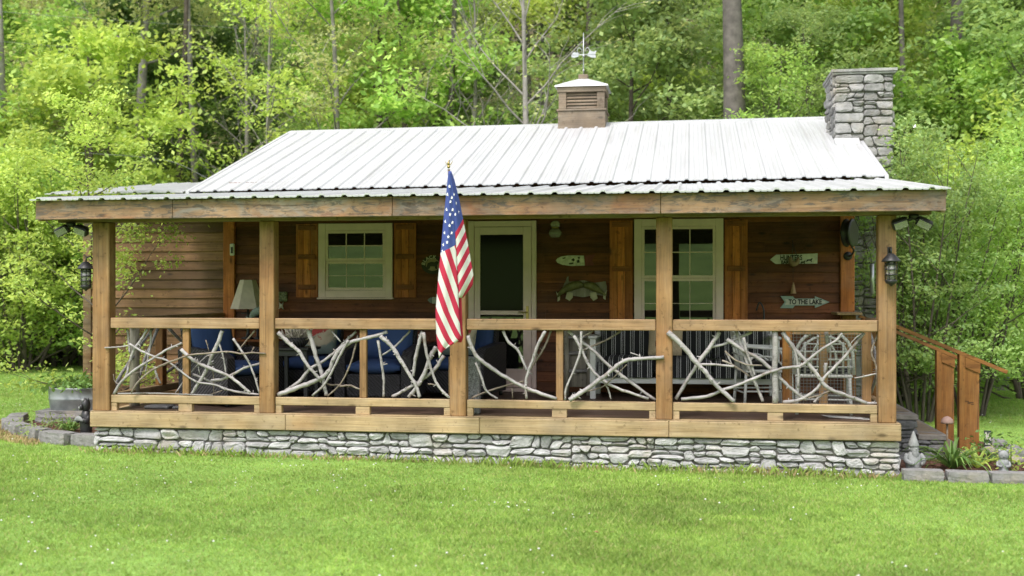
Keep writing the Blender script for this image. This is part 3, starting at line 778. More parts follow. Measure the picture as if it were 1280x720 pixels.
# ------------------------------------------------------------------ windows, shutters, door
def window(name, x0, x1, z0, z1, ncols):
    fr = .095; Y = YW-.046
    g = MB()
    g.box(x0, x0+fr, Y-.028, Y+.02, z0, z1, .004); g.box(x1-fr, x1, Y-.028, Y+.02, z0, z1, .004)
    g.box(x0+fr+.001, x1-fr-.001, Y-.026, Y+.02, z1-fr, z1-.002, .004); g.box(x0+fr+.001, x1-fr-.001, Y-.026, Y+.02, z0+.002, z0+fr, .004)
    g.box(x0-.015, x1+.015, Y-.05, Y+.018, z0-.022, z0-.001, .004)
    wn = g.build(name, M['cream'], cabin)
    ix0, ix1, iz0, iz1 = x0+fr, x1-fr, z0+fr, z1-fr; zm = (iz0+iz1)/2+.005; sw = .035
    for (za, zb, yo, mw) in ((zm-.012, iz1-.002, -.012, .006), (iz0+.002, zm-.014, .0, .0035)):
        s = MB(); yy = Y+yo
        s.box(ix0+.002, ix0+sw, yy-.012, yy+.016, za, zb); s.box(ix1-sw, ix1-.002, yy-.012, yy+.016, za, zb)
        s.box(ix0+sw+.001, ix1-sw-.001, yy-.0115, yy+.016, zb-sw, zb-.001); s.box(ix0+sw+.001, ix1-sw-.001, yy-.0115, yy+.016, za+.001, za+sw)
        gx0, gx1, gz0, gz1 = ix0+sw, ix1-sw, za+sw, zb-sw
        for k in range(1, ncols): 
            xm = gx0+(gx1-gx0)*k/ncols; s.box(xm-mw, xm+mw, yy-.002, yy+.01, gz0+.001, gz1-.001)
        zz = (gz0+gz1)/2; s.box(gx0+.001, gx1-.001, yy-.001, yy+.0095, zz-mw, zz+mw)
        s.build('sash', M['cream'], wn)
        s = MB(); s.box(gx0-.002, gx1+.002, yy+.004, yy+.008, gz0-.002, gz1+.002); s.build('pane', M['glass'], wn)
window('window', 1.351, 2.353, 1.207, 2.185, 3)
window('tall_window', 5.504, 6.618, .72, 2.205, 3)
def shutter(x0, x1, z0, z1, battens):
    g = MB(); n = 3; wd = (x1-x0)/n
    for k in range(n): g.box(x0+k*wd+.002, x0+(k+1)*wd-.002, YW-.052, YW-.024, z0+random.uniform(-.003, .003), z1, .003)
    sh = g.build('shutter', M['shutter'], cabin)
    for z in battens:
        g = MB(); g.box(x0+.035, x1-.03, YW-.076, YW-.0535, z-.032, z+.032, .004); g.build('batten', M['shutterx'], sh)
shutter(1.036, 1.336, 1.21, 2.183, (1.345, 1.745, 2.13)); shutter(2.368, 2.668, 1.21, 2.183, (1.345, 1.745, 2.13))
shutter(5.19, 5.487, .74, 2.19, (.9, 1.575, 2.14)); shutter(6.634, 6.92, .74, 2.19, (.9, 1.575, 2.14))
# storm door
dx0, dx1, dz0, dz1 = 3.348, 4.25, .02, 2.20
g = MB(); Y = YW-.034
g.box(dx0, dx0+.09, Y-.03, Y+.02, dz0, dz1, .004); g.box(dx1-.06, dx1, Y-.03, Y+.02, dz0, dz1, .004); g.box(dx0+.091, dx1-.061, Y-.029, Y+.02, dz1-.075, dz1-.001, .004)
g.box(dx0, dx1, Y-.09, Y+.02, .001, .045, .004)
door_fr = g.build('door_frame', M['cream'], cabin)
g = MB(); a, b_ = dx0+.095, dx1-.065; YD = Y-.008
z_mid = 1.02; zt = dz1-.08
g.box(a, a+.075, YD-.018, YD+.02, .05, zt, .004); g.box(b_-.105, b_, YD-.018, YD+.02, .05, zt, .004)
g.box(a+.076, b_-.106, YD-.017, YD+.02, zt-.10, zt-.001, .004); g.box(a+.076, b_-.106, YD-.017, YD+.02, z_mid-.035, z_mid+.02, .004)
g.box(a+.076, b_-.106, YD-.017, YD+.02, .051, .29, .004)
for zz in (.09, .17): g.box(a+.09, b_-.12, YD-.021, YD-.0175, zz, zz+.06, .002)
door = g.build('storm_door', M['cream'], cabin)
g = MB(); g.box(a+.07, b_-.10, YD+.002, YD+.006, z_mid+.015, zt-.095); g.build('screen_pane', M['screen'], door); g = MB(); g.box(a+.07, b_-.10, YD+.001, YD+.005, .285, z_mid-.03); g.build('pane', M['glass'], door)
g = MB(); hx = b_-.05; g.box(hx-.018, hx+.018, YD-.027, YD-.0185, .86, 1.10, .003); g.tube([(hx, YD-.028, 1.02), (hx, YD-.065, 1.02), (hx-.11, YD-.07, 1.025)], .008, 8); g.tube([(hx, YD-.028, .93), (hx, YD-.04, .93)], .012, 8)
g.build('handle', M['brass'], door)

# ------------------------------------------------------------------ branch railings
def cat(pts, k=5):
    P = [Vector(p) for p in pts]
    if len(P) < 3:
        return [P[0].lerp(P[-1], i/4) for i in range(5)]
    Q = [2*P[0]-P[1]]+P+[2*P[-1]-P[-2]]; out = []
    for i in range(1, len(Q)-2):
        for j in range(k):
            t = j/k; a, b_, c, d = Q[i-1], Q[i], Q[i+1], Q[i+2]
            out.append(.5*((2*b_)+(c-a)*t+(2*a-5*b_+4*c-d)*t*t+(3*b_-a-3*c+d)*t**3))
    out.append(P[-1]); return out
rgb_ = random.Random(4)
def stick(parent, pts, r, mat='branch', taper=.75):
    C = cat(pts); n = len(C); rad = []
    for i, p in enumerate(C):
        p += Vector((rgb_.uniform(-1, 1), 0, rgb_.uniform(-1, 1)))*r*.16
        rad.append(r*(1-(1-taper)*i/(n-1))*rgb_.uniform(.88, 1.12))
    g = MB(); g.tube(C, rad, 8)
    for _ in range(max(2, n//5)):                       # stubs of cut twigs
        i = rgb_.randrange(2, max(3, n-2)) if n > 5 else n//2
        d = Vector((rgb_.uniform(-1, 1), rgb_.uniform(-.6, .3), rgb_.uniform(-.6, 1))).normalized()
        g.tube([C[i], C[i]+d*(r*1.1), C[i]+d*(r*1.2+rgb_.uniform(.008, .03))], [r*.5, r*.32, r*.2], 6)
    return g.build('branch', M[mat if r > .0125 or rgb_.random() < .35 else 'branchb'], parent)
panels = [
 (0, 130, 390, 5.143, 228, 237, [
  (20, [(65,525),(110,450),(200,370),(330,290),(400,245),(500,200)]), (21, [(140,420),(150,390),(185,260),(230,190),(280,110)]), (18, [(150,110),(158,180),(165,265)]),
  (10, [(5,230),(90,225),(165,215)], -.045), (15, [(165,205),(240,250),(330,290),(400,310),(480,370),(560,430),(620,455),(720,470),(780,500)]),
  (15, [(300,105),(300,200),(285,280),(265,400)], .14), (14, [(175,520),(220,450),(300,380),(400,330),(470,305),(560,275),(680,265),(800,255),(880,268),(960,262),(1040,268)], -.045),
  (29, [(760,120),(735,190),(700,270),(660,370),(600,470),(565,525)]), (24, [(495,240),(560,300),(640,345),(720,375),(800,410),(870,460),(940,520)]),
  (20, [(690,440),(760,432),(830,400),(900,360),(1005,330)]), (18, [(570,400),(640,425),(720,465),(800,500),(900,520),(1000,530)]), (14, [(735,190),(765,280),(785,400)]),
  (16, [(830,170),(880,245),(930,320),(970,420),(1000,520)]), (12, [(970,120),(910,190),(860,250)]), (9, [(460,520),(540,410),(640,300),(690,270)]), (7, [(655,180),(675,250)]),
  (9, [(90,525),(300,522),(500,528),(700,535)]), (7, [(690,330),(705,420),(705,520)]), (8, [(680,540),(760,505)]), (7, [(600,300),(615,400)]),
  (18, [(325,350),(340,410),(365,460)], .2), (7, [(965,225),(945,265)]), (5, [(100,450),(180,400),(300,370),(400,340)], .12), (8, [(105,470),(70,445),(60,400)], .03)]),
 (1, 330, 390, 5.12, 450, 458, [
  (28, [(90,130),(150,190),(220,250),(270,330),(330,400),(360,430)]), (32, [(285,115),(310,200),(335,290),(365,380),(385,470),(400,540)]),
  (22, [(130,510),(220,450),(290,370),(370,320),(460,250),(530,180),(590,125)]), (31, [(90,530),(170,500),(280,460),(370,420),(420,370),(450,290),(510,220),(600,180),(700,155),(790,125)]),
  (18, [(540,180),(480,290),(430,390),(380,470),(310,535)]), (13, [(600,150),(580,240),(550,340),(490,460),(405,540)]), (14, [(370,440),(420,465),(490,465)]), (13, [(485,475),(550,470),(600,490),(650,505)]),
  (28, [(745,155),(810,210),(850,270),(900,350),(950,430),(980,490),(995,550)]), (20, [(730,180),(745,280),(765,420),(765,545)]), (15, [(935,120),(870,190),(820,235),(750,280)]),
  (26, [(1015,125),(985,220),(965,320),(955,410)]), (22, [(1020,130),(1040,260),(1075,380),(1120,480),(1190,555)]), (32, [(1105,225),(1065,290),(1030,390),(970,490),(925,545)]),
  (25, [(1150,280),(1090,370),(1000,440),(900,500),(820,550)]), (12, [(430,120),(490,190)]), (8, [(1050,460),(1095,465)]), (9, [(755,340),(790,332)])]),
 (2, 560, 390, 4.741, 696, 703, [
  (25, [(118,140),(150,230),(200,290),(300,360),(400,420),(500,465),(645,515)]), (16, [(165,300),(200,390),(230,470),(295,518)]), (12, [(140,515),(220,475),(330,440),(450,410)]),
  (18, [(325,110),(360,180),(410,220),(440,280),(470,350)]), (20, [(575,110),(530,200),(500,290),(470,370),(460,430),(465,515)]), (14, [(610,110),(570,210),(520,290),(490,340)]),
  (22, [(710,105),(770,160),(850,220),(970,330),(1100,430),(1230,520)]), (20, [(745,140),(790,220),(830,310),(900,390),(1000,450),(1190,515)]), (15, [(790,105),(785,230),(740,360),(700,450),(695,520)]),
  (27, [(720,520),(800,470),(900,400),(1000,320),(1060,285),(1140,275),(1280,270)], -.05), (13, [(1025,105),(950,160),(850,205),(790,230)]), (10, [(860,110),(790,150)]),
  (8, [(830,470),(920,440),(1000,370),(1060,310)]), (12, [(920,410),(950,460),(965,515)]), (7, [(1080,240),(1140,262)]), (6, [(380,450),(383,510)]), (8, [(720,515),(745,490),(790,515)])]),
 (3, 820, 390, 4.414, 0, 0, [
  (28, [(65,100),(140,180),(215,270),(270,330),(310,380),(370,440),(430,492)], -.05), (24, [(350,95),(300,190),(240,270),(170,380),(110,480)]), (18, [(530,100),(440,150),(380,175),(300,195)]),
  (14, [(240,290),(330,290),(430,300)]), (18, [(140,480),(280,465),(370,430),(460,400),(580,350),(700,310),(800,295),(900,215),(990,160),(1025,115)]), (22, [(390,150),(480,210),(570,260),(650,330),(730,410),(830,485)]),
  (21, [(445,100),(480,210),(520,320),(560,420),(590,500)]), (16, [(485,140),(500,220),(530,300),(545,350)]), (10, [(380,215),(430,260),(500,290),(585,295)]), (12, [(365,268),(430,295),(515,355)]), (10, [(385,220),(420,290)]),
  (24, [(700,110),(760,200),(830,275),(900,360),(950,420),(1050,460),(1165,515)]), (14, [(720,140),(770,230),(785,330),(785,420)]), (18, [(700,500),(790,485),(880,430),(930,360),(1000,290),(1080,200),(1150,115)]),
  (16, [(1165,515),(1235,505)]), (10, [(960,435),(900,460),(840,475)]), (10, [(1215,340),(1150,355),(1095,365)]), (12, [(1230,110),(1190,220),(1215,300),(1225,490)]), (14, [(940,440),(900,470),(870,505)]),
  (5, [(1150,115),(1080,105),(1000,120),(930,140)], .06), (5, [(1135,120),(1105,140),(1060,190)], .02), (4, [(900,140),(850,130),(800,118)], .08), (20, [(940,110),(950,220)], .18), (20, [(937,280),(932,345)], .18)]),
]
for pi, px0, py0, s, p0, p1, br in panels:
    xa, xb = PX[pi][1]+.004, PX[pi+1][0]-.004
    g = MB(); g.box(xa, xb, -.012, .085, .893, 1.004, .007); rail = g.build('railing', M['rail'], cabin)
    g = MB(); g.box(xa, xb, .0, .075, .098, .181, .006); g.build('bottom_rail', M['sill'], rail)
    g = MB()
    if p0: xm = (at(p0, 450, .03).x+at(p1, 450, .03).x)/2; g.box(xm-.036, xm+.036, .02, .075, .182, .892, .005)
    else:
        xm = at(969, 450, .03).x
        g.tube([(xm+.004*math.sin(k), .045, .183+k*.0709) for k in range(11)], [.030, .031, .029, .030, .031, .028, .029, .030, .029, .030, .030], 10)
    g.build('picket', M['post'] if p0 else M['branch'], rail)
    for x0, x1 in ((xa, xa+.065), (xm-.075, xm+.075), (xb-.065, xb)):
        g = MB(); g.box(x0, x1, .006, .07, .0135, .097, .004); g.build('rail_block', M['sill'], rail)
    for k, e in enumerate(br):
        Yb = e[2] if len(e) > 2 else (.012, .062, .095, .035)[k % 4]
        zoff = e[0]/(2*s*122)
        pts = []
        for (x, y) in e[1]:
            p = at(px0+x/s, py0+y/s, Yb); p.z = min(max(p.z, .185+zoff*.5), .89-zoff*.3) if Yb < .13 else p.z
            pts.append(p)
        stick(rail, pts, zoff)
# side railings, porch corner back to the wall corner
def srail(X, y0, y1):
    g = MB(); g.box(X-.05, X+.05, y0, y1, .893, 1.004, .007); r = g.build('railing', M['raily'], cabin)
    g = MB(); g.box(X-.037, X+.037, y0, y1, .098, .181, .006); g.build('bottom_rail', M['raily'], r)
    return r
r = srail(.0, .13, 3.235)
for y in (1.42,): g = MB(); g.box(-.045, .045, y-.06, y+.06, .182, .892, .005); g.build('picket', M['cedar'], r)
g = MB(); g.tube([(.0, .74, .0), (.005, .74, .45), (0, .745, .89)], [.06, .055, .055], 10); g.build('picket', M['oldpost'], r)
for pts in ([(0, .2, .2), (.01, .6, .5), (0, 1.2, .86)], [(.02, 1.3, .86), (.0, 1.0, .5), (.02, .75, .2)], [(0, 1.5, .3), (.02, 2.2, .5), (.01, 3.1, .85)], [(0, 1.6, .86), (0, 2.3, .5), (.01, 2.7, .2)], [(.01, 2.0, .2), (0, 2.5, .6), (0, 2.8, .88)]):
    stick(r, pts, .02)
r = srail(8.10, .13, 1.15)
r2 = srail(8.10, 2.98, 3.235)
g = MB(); g.box(8.02, 8.18, 2.84, 2.976, .004, 1.0, .006); g.build('picket', M['cedar'], r2)
g = MB(); g.box(8.02, 8.18, 1.154, 1.29, .004, 1.0, .006); g.build('picket', M['cedar'], r)
g = MB(); g.box(7.93, 8.22, 2.6, 3.22, 1.006, 1.036, .005); g.build('shelf_board', M['raily'], r2)
for pts in ([(8.1, .2, .2), (8.1, .6, .5), (8.09, 1.1, .86)], [(8.1, .25, .86), (8.1, .6, .5), (8.1, 1.1, .2)]): stick(r, pts, .02)
# ------------------------------------------------------------------ flag on a staff
M['flagwhite'] = plain('white_cloth', (.80,.79,.78), .8)
m, nt, b = newmat('stars_and_stripes_cloth'); M['flag'] = m
uv = nt.nodes.new('ShaderNodeUVMap'); uv.uv_map = 'UVMap'; sp = nt.nodes.new('ShaderNodeSeparateXYZ'); nt.links.new(uv.outputs[0], sp.inputs[0])
h = nt.nodes.new('ShaderNodeMath'); h.operation = 'MULTIPLY'; h.inputs[1].default_value = .5; nt.links.new(sp.outputs[0], h.inputs[0])
fr = nt.nodes.new('ShaderNodeMath'); fr.operation = 'FRACT'; nt.links.new(h.outputs[0], fr.inputs[0])
c = ramp(nt, fr.outputs[0], [(0, (.62,.045,.10)), (.5, (.82,.80,.80))], 'CONSTANT')
gt = nt.nodes.new('ShaderNodeMath'); gt.operation = 'LESS_THAN'; gt.inputs[1].default_value = .5; nt.links.new(sp.outputs[1], gt.inputs[0])
c = mixc(nt, gt.outputs[0], c, (.085,.12,.40))
nt.links.new(c, b.inputs['Base Color']); b.inputs['Roughness'].default_value = .75; b.inputs['Specular IOR Level'].default_value = .2
tr = nt.nodes.new('ShaderNodeBsdfTranslucent'); nt.links.new(c, tr.inputs['Color']); mx = nt.nodes.new('ShaderNodeMixShader'); mx.inputs[0].default_value = .25
nt.links.new(b.outputs[0], mx.inputs[1]); nt.links.new(tr.outputs[0], mx.inputs[2]); nt.links.new(mx.outputs[0], nt.nodes['Material Output'].inputs['Surface'])
pb, pt = at(572, 396, -.04), at(561, 212, -.92)
fl = thing('flag', 'stars and stripes flag hanging from an angled staff on the middle porch post', 'flag', tuple(pb))
g = MB(); g.tube([pb, pb.lerp(pt, .5), pt], .012, 10); g.build('flag_staff', M['cupola'], fl)
g = MB(); q = (pt-pb).normalized(); g.tube([pb+Vector((0, .012, -.03)), pb+q*.10], .02, 10); g.box(pb.x-.03, pb.x+.03, -.042, -.031, pb.z-.09, pb.z+.07); g.build('bracket', M['whitem'], fl)
g = MB(); e = pt+q*.03
g.ball(e, .016, 10, 6); g.ball(e+Vector((0, -.005, .03)), .013, 8, 6, (1, .8, 1.5)); g.ball(e+Vector((.008, -.012, .055)), .008, 8, 6)
for s in (-1, 1): g.add([e+Vector(v) for v in ((0, 0, .02), (s*.02, .004, .03), (s*.042, .008, .065), (s*.03, .006, .035), (s*.012, .002, .012), (0, .008, .02), (s*.02, .012, .03), (s*.042, .014, .065), (s*.03, .014, .035), (s*.012, .01, .012))], [(0,1,2,3,4),(9,8,7,6,5),(0,5,6,1),(1,6,7,2),(2,7,8,3),(3,8,9,4)])
g.build('eagle_finial', M['brass'], fl)
def interp(tab, y):
    for (a, xa), (b_, xb) in zip(tab, tab[1:]):
        if y <= b_: return xa+(xb-xa)*(y-a)/(b_-a)
    return tab[-1][1]
Lft = [(214, 560.5), (240, 558), (275, 554.5), (315, 551), (345, 548), (390, 544.5), (420, 545.5), (443, 549)]
Fold = [(214, 563), (240, 565), (275, 568), (310, 570), (360, 572.5), (410, 575), (426, 577), (443, 553)]
Rgt = [(214, 564), (225, 568), (250, 574), (280, 580), (310, 586), (345, 592), (356, 591), (366, 584), (372, 578.5)]
def flagY(y): return -.93+.42*min(1, max(0, (y-214)/229))
def fmesh(rows, cols, fn):
    vs, uvs = [], []
    for i in range(rows+1):
        for j in range(cols+1):
            p, u = fn(i/rows, j/cols); vs.append(p); uvs.append(u)
    fs = [(i*(cols+1)+j, i*(cols+1)+j+1, (i+1)*(cols+1)+j+1, (i+1)*(cols+1)+j) for i in range(rows) for j in range(cols)]
    return vs, fs, uvs
def left_panel(t, s):
    y = 214+t*229
    xl, xr = interp(Lft, y), interp(Fold, y)
    x = xl+(xr-xl)*s
    yy = y-(1-s)*0 + (s-.5)*2*(-5 if t > .85 else 0)*max(0, (t-.85)/.15)
    Y = flagY(y)-.05-.045*math.sin(s*math.pi)*min(1, t*2)+.018*math.sin(s*9+t*3)*t
    k = (y-318-2.35*(x-xl))/16.3
    can = (y-(316-(x-xl)*.55))/10.0      # <0 inside the canton
    return at(x, yy, Y), (k, .5+can)
def right_panel(t, s):
    y = 214+t*158
    xl, xr = interp(Fold, y), interp(Rgt, y)
    x = xl+(xr-xl)*s-(1-s)*1.0
    Y = flagY(y)-.045+.07*s-.03*math.sin(s*math.pi*1.5)
    k = (y-300+1.75*(x-xl))/11.3+1.0
    can = (y-(291-(x-xl)*1.6))/10
    return at(x, y, Y), (k, .5+can)
def back_panel(t, s):
    y = 352+t*76
    xl, xr = interp(Fold, y)-3, interp(Fold, y)+(4.2-1.5*t)
    x = xl+(xr-xl)*s
    return at(x, y, flagY(y)+.015), (.25+.0*t, 1.5)
g = MB(); uvall = []
for fn, r_, c_ in ((left_panel, 60, 14), (right_panel, 48, 14), (back_panel, 12, 3)):
    vs, fs, uvs = fmesh(r_, c_, fn); g.add(vs, fs, True); uvall += uvs
fo = g.build('flag_cloth', M['flag'], fl, fixn=False)
ul = fo.data.uv_layers.new(name='UVMap')
for lp in fo.data.loops: ul.data[lp.index].uv = uvall[lp.vertex_index]
so = fo.modifiers.new('thickness', 'SOLIDIFY'); so.thickness = .002
# embroidered stars lie on the cloth
g = MB()
def star(c, r, sk=.75, rot=0):
    vs = [c]
    for k in range(10):
        a = math.pi/2+k*math.pi/5+rot; rr = r if k % 2 == 0 else r*.42
        vs.append(c+Vector((math.cos(a)*rr*sk, 0, math.sin(a)*rr)))
    g.add(vs, [(0, 1+k, 1+(k+1) % 10) for k in range(10)])
for (x, y) in ((562, 233), (559.5, 243), (563, 252), (558.5, 262), (562.5, 268), (557, 277), (562, 282), (556, 291), (560.5, 296), (554.5, 306), (559, 303), (566, 247), (566.5, 262), (565.5, 278), (564.5, 291), (553.5, 314)):
    xl, xr = interp(Lft, y), interp(Fold, y); s = min(.9, max(.12, (x-xl)/(xr-xl)))
    p, _ = left_panel((y-214)/229, s); star(p+Vector((0, -.006, 0)), .020)
for (x, y) in ((568, 243), (570.5, 254), (570, 268), (573.5, 265)):
    xl, xr = interp(Fold, y), interp(Rgt, y); s = min(.85, max(.15, (x-xl)/(xr-xl)))
    p, _ = right_panel((y-214)/158, s); star(p+Vector((0, -.006, 0)), .019, .6)
g.build('star_embroidery', M['flagwhite'], fo, fixn=False)

# ------------------------------------------------------------------ things on the posts and walls
def lantern(p, label, face=0):
    t = thing('cage_lantern', label, 'lantern', p, face, 'black cage lanterns on the porch corner posts')
    g = MB(); g.box(-.022, .022, -.012, .0, .02, .20, .004); g.tube([(0, -.012, .15), (0, -.04, .19), (0, -.085, .18), (0, -.09, .13)], .009, 8); g.build('bracket', M['black'], t, True)
    g = MB(); g.lathe([(.02, .135), (.035, .125), (.085, .07), (.092, .055), (.05, .06), (.045, .055)], (0, -.09, 0), 16); g.build('cap', M['black'], t, True)
    g = MB(); g.lathe([(.045, .054), (.045, -.12)], (0, -.09, 0), 16); g.build('glass', M['lglass'], t, True)
    g = MB(); g.lathe([(.012, .04), (.022, .0), (.012, -.05)], (0, -.09, 0), 10); g.build('bulb', M['white'], t, True)
    g = MB()
    for z in (.03, -.02, -.07): g.lathe([(.054, z-.006), (.059, z-.006), (.059, z+.006), (.054, z+.006), (.054, z-.006)], (0, -.09, 0), 16)
    for k in range(6):
        a = k*math.pi/3; g.tube([(.055*math.cos(a), -.09+.055*math.sin(a), .055), (.055*math.cos(a), -.09+.055*math.sin(a), -.12)], .0045, 6)
    g.lathe([(.056, -.12), (.06, -.125), (.05, -.15), (.02, -.165), (.008, -.18)], (0, -.09, 0), 16); g.build('cage', M['black'], t, True)
    return t
p = at(1112, 332, -.032); lantern((p.x, -.032, p.z-.02), 'black cage lantern on the porch post beside the wooden handrail')
p = at(121, 338, -.032); lantern((-.102, .03, p.z-.04), 'black cage lantern on the porch post near the galvanized tub', -math.pi/2+.55)
def flood(p, label, s):
    t = thing('floodlight', label, 'floodlight', p, 0, 'twin floodlights under the porch eaves')
    g = MB(); g.lathe([(.05, 0), (.05, -.03), (.03, -.045)], (0, 0, 0), 14); g.tube([(0, 0, -.03), (.05*s, -.02, -.07)], .015, 8); g.tube([(0, 0, -.03), (-.07*s, -.02, -.06)], .015, 8); g.build('mount', M['black'], t, True)
    for (dx, rot) in ((.09*s, .45*s), (-.13*s, -.35*s)):
        Mx = Matrix.Translation((dx, -.03, -.09)) @ Matrix.Rotation(rot, 4, 'Y') @ Matrix.Rotation(R(28), 4, 'X')
        g = MB(); g.box(-.075, .075, -.03, .045, -.045, .045, .014, M=Mx); g.box(-.055, .055, .044, .065, -.035, .035, .004, M=Mx); hd = g.build('lamp_head', M['black'], t, True)
        g = MB(); g.box(-.062, .062, -.034, -.0305, -.034, .034, .0, M=Mx); g.build('lens', M['lglass'], hd, True)
flood((8.33, -.05, 2.02), 'twin floodlight under the eave at the chimney end of the porch', 1)
flood((-.33, -.05, 2.02), 'twin floodlight under the eave at the end of the porch above the tub', -1)
# thermometer on the corner post
p = at(290.5, 312, YW-.065)
t = thing('thermometer', 'small white wall thermometer on the orange corner post above the table lamp', 'thermometer', tuple(p))
g = MB(); g.box(p.x-.032, p.x+.032, p.y-.02, p.y+.004, p.z-.08, p.z+.08, .015); g.build('case', M['white'], t)
g = MB(); g.box(p.x-.016, p.x+.016, p.y-.024, p.y-.0205, p.z-.05, p.z+.035, .002); g.build('scale', M['black'], t)
# porch lamp of glass by the door
p = at(694, 287, YW-.1)
t = thing('jar_wall_lamp', 'glass jar wall lamp with brass collar high beside the storm door', 'wall lamp', (p.x, YW-.03, p.z))
M['jar'] = M['lglass']
g = MB(); g.box(p.x-.04, p.x+.04, YW-.04, YW-.027, p.z-.02, p.z+.09, .005); g.tube([(p.x, YW-.04, p.z+.05), (p.x, YW-.1, p.z+.06)], .01, 8); g.lathe([(.05, .015), (.052, .03), (.03, .045)], (p.x, YW-.1, p.z), 14); g.build('collar', M['brass'], t)
g = MB(); g.lathe([(.03, -.105), (.06, -.10), (.085, -.06), (.08, -.02), (.045, .014)], (p.x, YW-.1, p.z), 16); g.build('globe', M['lglass'], t)
g = MB(); g.lathe([(.046, .032), (.06, .06), (.05, .10), (.03, .115)], (p.x, YW-.1, p.z), 16); g.build('chimney_glass', M['lglass'], t)
# white fish board with red tail
M['oldwhite'] = plain('chipped_white_paint', (.62,.60,.50), .7, var=.25, nscale=22)
M['fadedred'] = plain('faded_red_paint', (.17,.035,.03), .7, var=.2)
M['brownpaint'] = plain('bare_brown_wood', (.16,.09,.05), .7, var=.2)
def poly_px(pts, Y): return [(at(x, y, Y).x, at(x, y, Y).z) for x, y in pts]
t = thing('fish_sign', 'chipped white fish shaped board with red tail above the mounted fish', 'sign', tuple(at(713, 326, YW-.03)))
body = [(695, 325.5), (697, 323), (702, 320.5), (712, 319.3), (730, 319.5), (731, 332), (714, 332.5), (703, 331), (697, 328.5)]
g = MB(); g.prism(poly_px(body, YW-.03), YW-.05, YW-.028); g.build('fish_body', M['oldwhite'], t)
g = MB(); g.prism(poly_px([(731.2, 319.5), (744, 318), (740, 325), (743, 332), (731.2, 332)], YW-.03), YW-.048, YW-.028); g.build('fish_tail', M['fadedred'], t)
g = MB()
for a in ([(714, 325), (717, 322.5), (719, 325), (717, 327)], [(721, 326), (724, 324), (725, 328), (722, 329)], [(711, 329), (717, 328), (717, 330), (712, 330.5)], [(703, 322.5), (707, 321.5), (707, 323), (704, 323.8)], [(722, 321.5), (725, 321), (725, 323.5), (723, 323.5)]):
    g.prism(poly_px(a, YW-.03), YW-.0525, YW-.0505)
g.build('dark_marks', M['black'], t)
# two mounted bass on a driftwood slab
M['bassgreen'] = plain('bass_skin', (.145,.135,.05), .45, var=.5, nscale=14)
M['bassbelly'] = plain('pale_bass_belly', (.42,.38,.25), .5, var=.2)
t = thing('mounted_fish', 'pair of mounted bass leaping on a piece of driftwood', 'fish trophy', tuple(at(728, 365, YW-.05)))
slab = [(702, 362), (707, 352), (709, 346), (711, 345.5), (711, 352), (730, 350.5), (744, 353.5), (757, 351.5), (758.5, 358), (758, 370), (745, 368.5), (729, 371.5), (712, 369)]
g = MB(); g.prism(poly_px(slab, YW-.03), YW-.055, YW-.027); g.build('driftwood', M['oldpost'], t)
for pth, rr, nm in (([(697, 371), (702, 365), (712, 359), (722, 356), (729, 356.5)], (.012, .03, .055, .052, .03), 0), ([(757, 369), (750, 364), (742, 359), (735, 356.5), (729.5, 357)], (.012, .03, .055, .05, .03), 0)):
    pp = [at(x, y, YW-.085) for x, y in pth]
    g = MB(); g.tube(cat(pp, 3), [rr[min(4, i//3)]*(1-(i % 3)/3)+rr[min(4, i//3+1)]*((i % 3)/3) for i in range(13)], 10); b0 = g.build('bass', M['bassgreen'], t)
    s = 1 if pth[0][0] < 720 else -1
    g = MB(); x0, y0 = pth[0]
    g.prism(poly_px([(x0, y0), (x0-s*2, y0-7), (x0+s*1.5, y0-2), (x0+s*3, y0-1), (x0+s*3, y0+4), (x0, y0+6)], YW-.085), YW-.09, YW-.08)
    g.build('tail_fin', M['bassbelly'], b0); g = MB()
    xm = pth[2][0]; g.prism(poly_px([(xm-s*3, 365), (xm-s*5, 373), (xm, 376), (xm+s*4, 372), (xm+s*4, 366)], YW-.09), YW-.10, YW-.088)
    g.build('fin', M['bassbelly'], b0)
# oval sign
M['ovalrim'] = plain('tan_carved_rim', (.30,.24,.13), .7, var=.2); M['ovaldark'] = plain('dark_carved_ground', (.035,.03,.018), .7, var=.3); M['letter'] = plain('black_lettering', (.012,.012,.012), .7); M['letterp'] = plain('pale_lettering', (.50,.45,.32), .7)
p = at(541.5, 331, YW-.03); rx, rz_ = .152, .122
t = thing('oval_sign', 'oval carved wooden plaque with arched lettering, half behind the flag', 'sign', tuple(p))
g = MB(); n = 40
def oval(f0, f1, y0, y1):
    vs = []
    for f in (f0, f1):
        for y in (y0, y1):
            for k in range(n): vs.append((p.x+rx*f*math.cos(2*math.pi*k/n), y, p.z+rz_*f*math.sin(2*math.pi*k/n)))
    fs = []
    for k in range(n):
        k2 = (k+1) % n; fs += [(k, k2, 2*n+k2, 2*n+k), (n+k, 3*n+k, 3*n+k2, n+k2), (2*n+k, 2*n+k2, 3*n+k2, 3*n+k), (k, n+k, n+k2, k2)]
    g.add(vs, fs)
oval(.64, 1, YW-.052, YW-.027); g.build('oval_rim', M['ovaldark'], t)
g = MB(); g.prism([(p.x+rx*.66*math.cos(2*math.pi*k/n), p.z+rz_*.66*math.sin(2*math.pi*k/n)) for k in range(n)], YW-.046, YW-.028); g.build('oval_panel', M['ovalrim'], t)
for k, ch in enumerate('BLACK'):
    a = R(172-k*23); text('letter', ch, .062, (p.x+rx*.82*math.cos(a), YW-.0525, p.z+rz_*.80*math.sin(a)), M['letterp'], t, (R(90), -(a-math.pi/2)*.85, 0), .002)
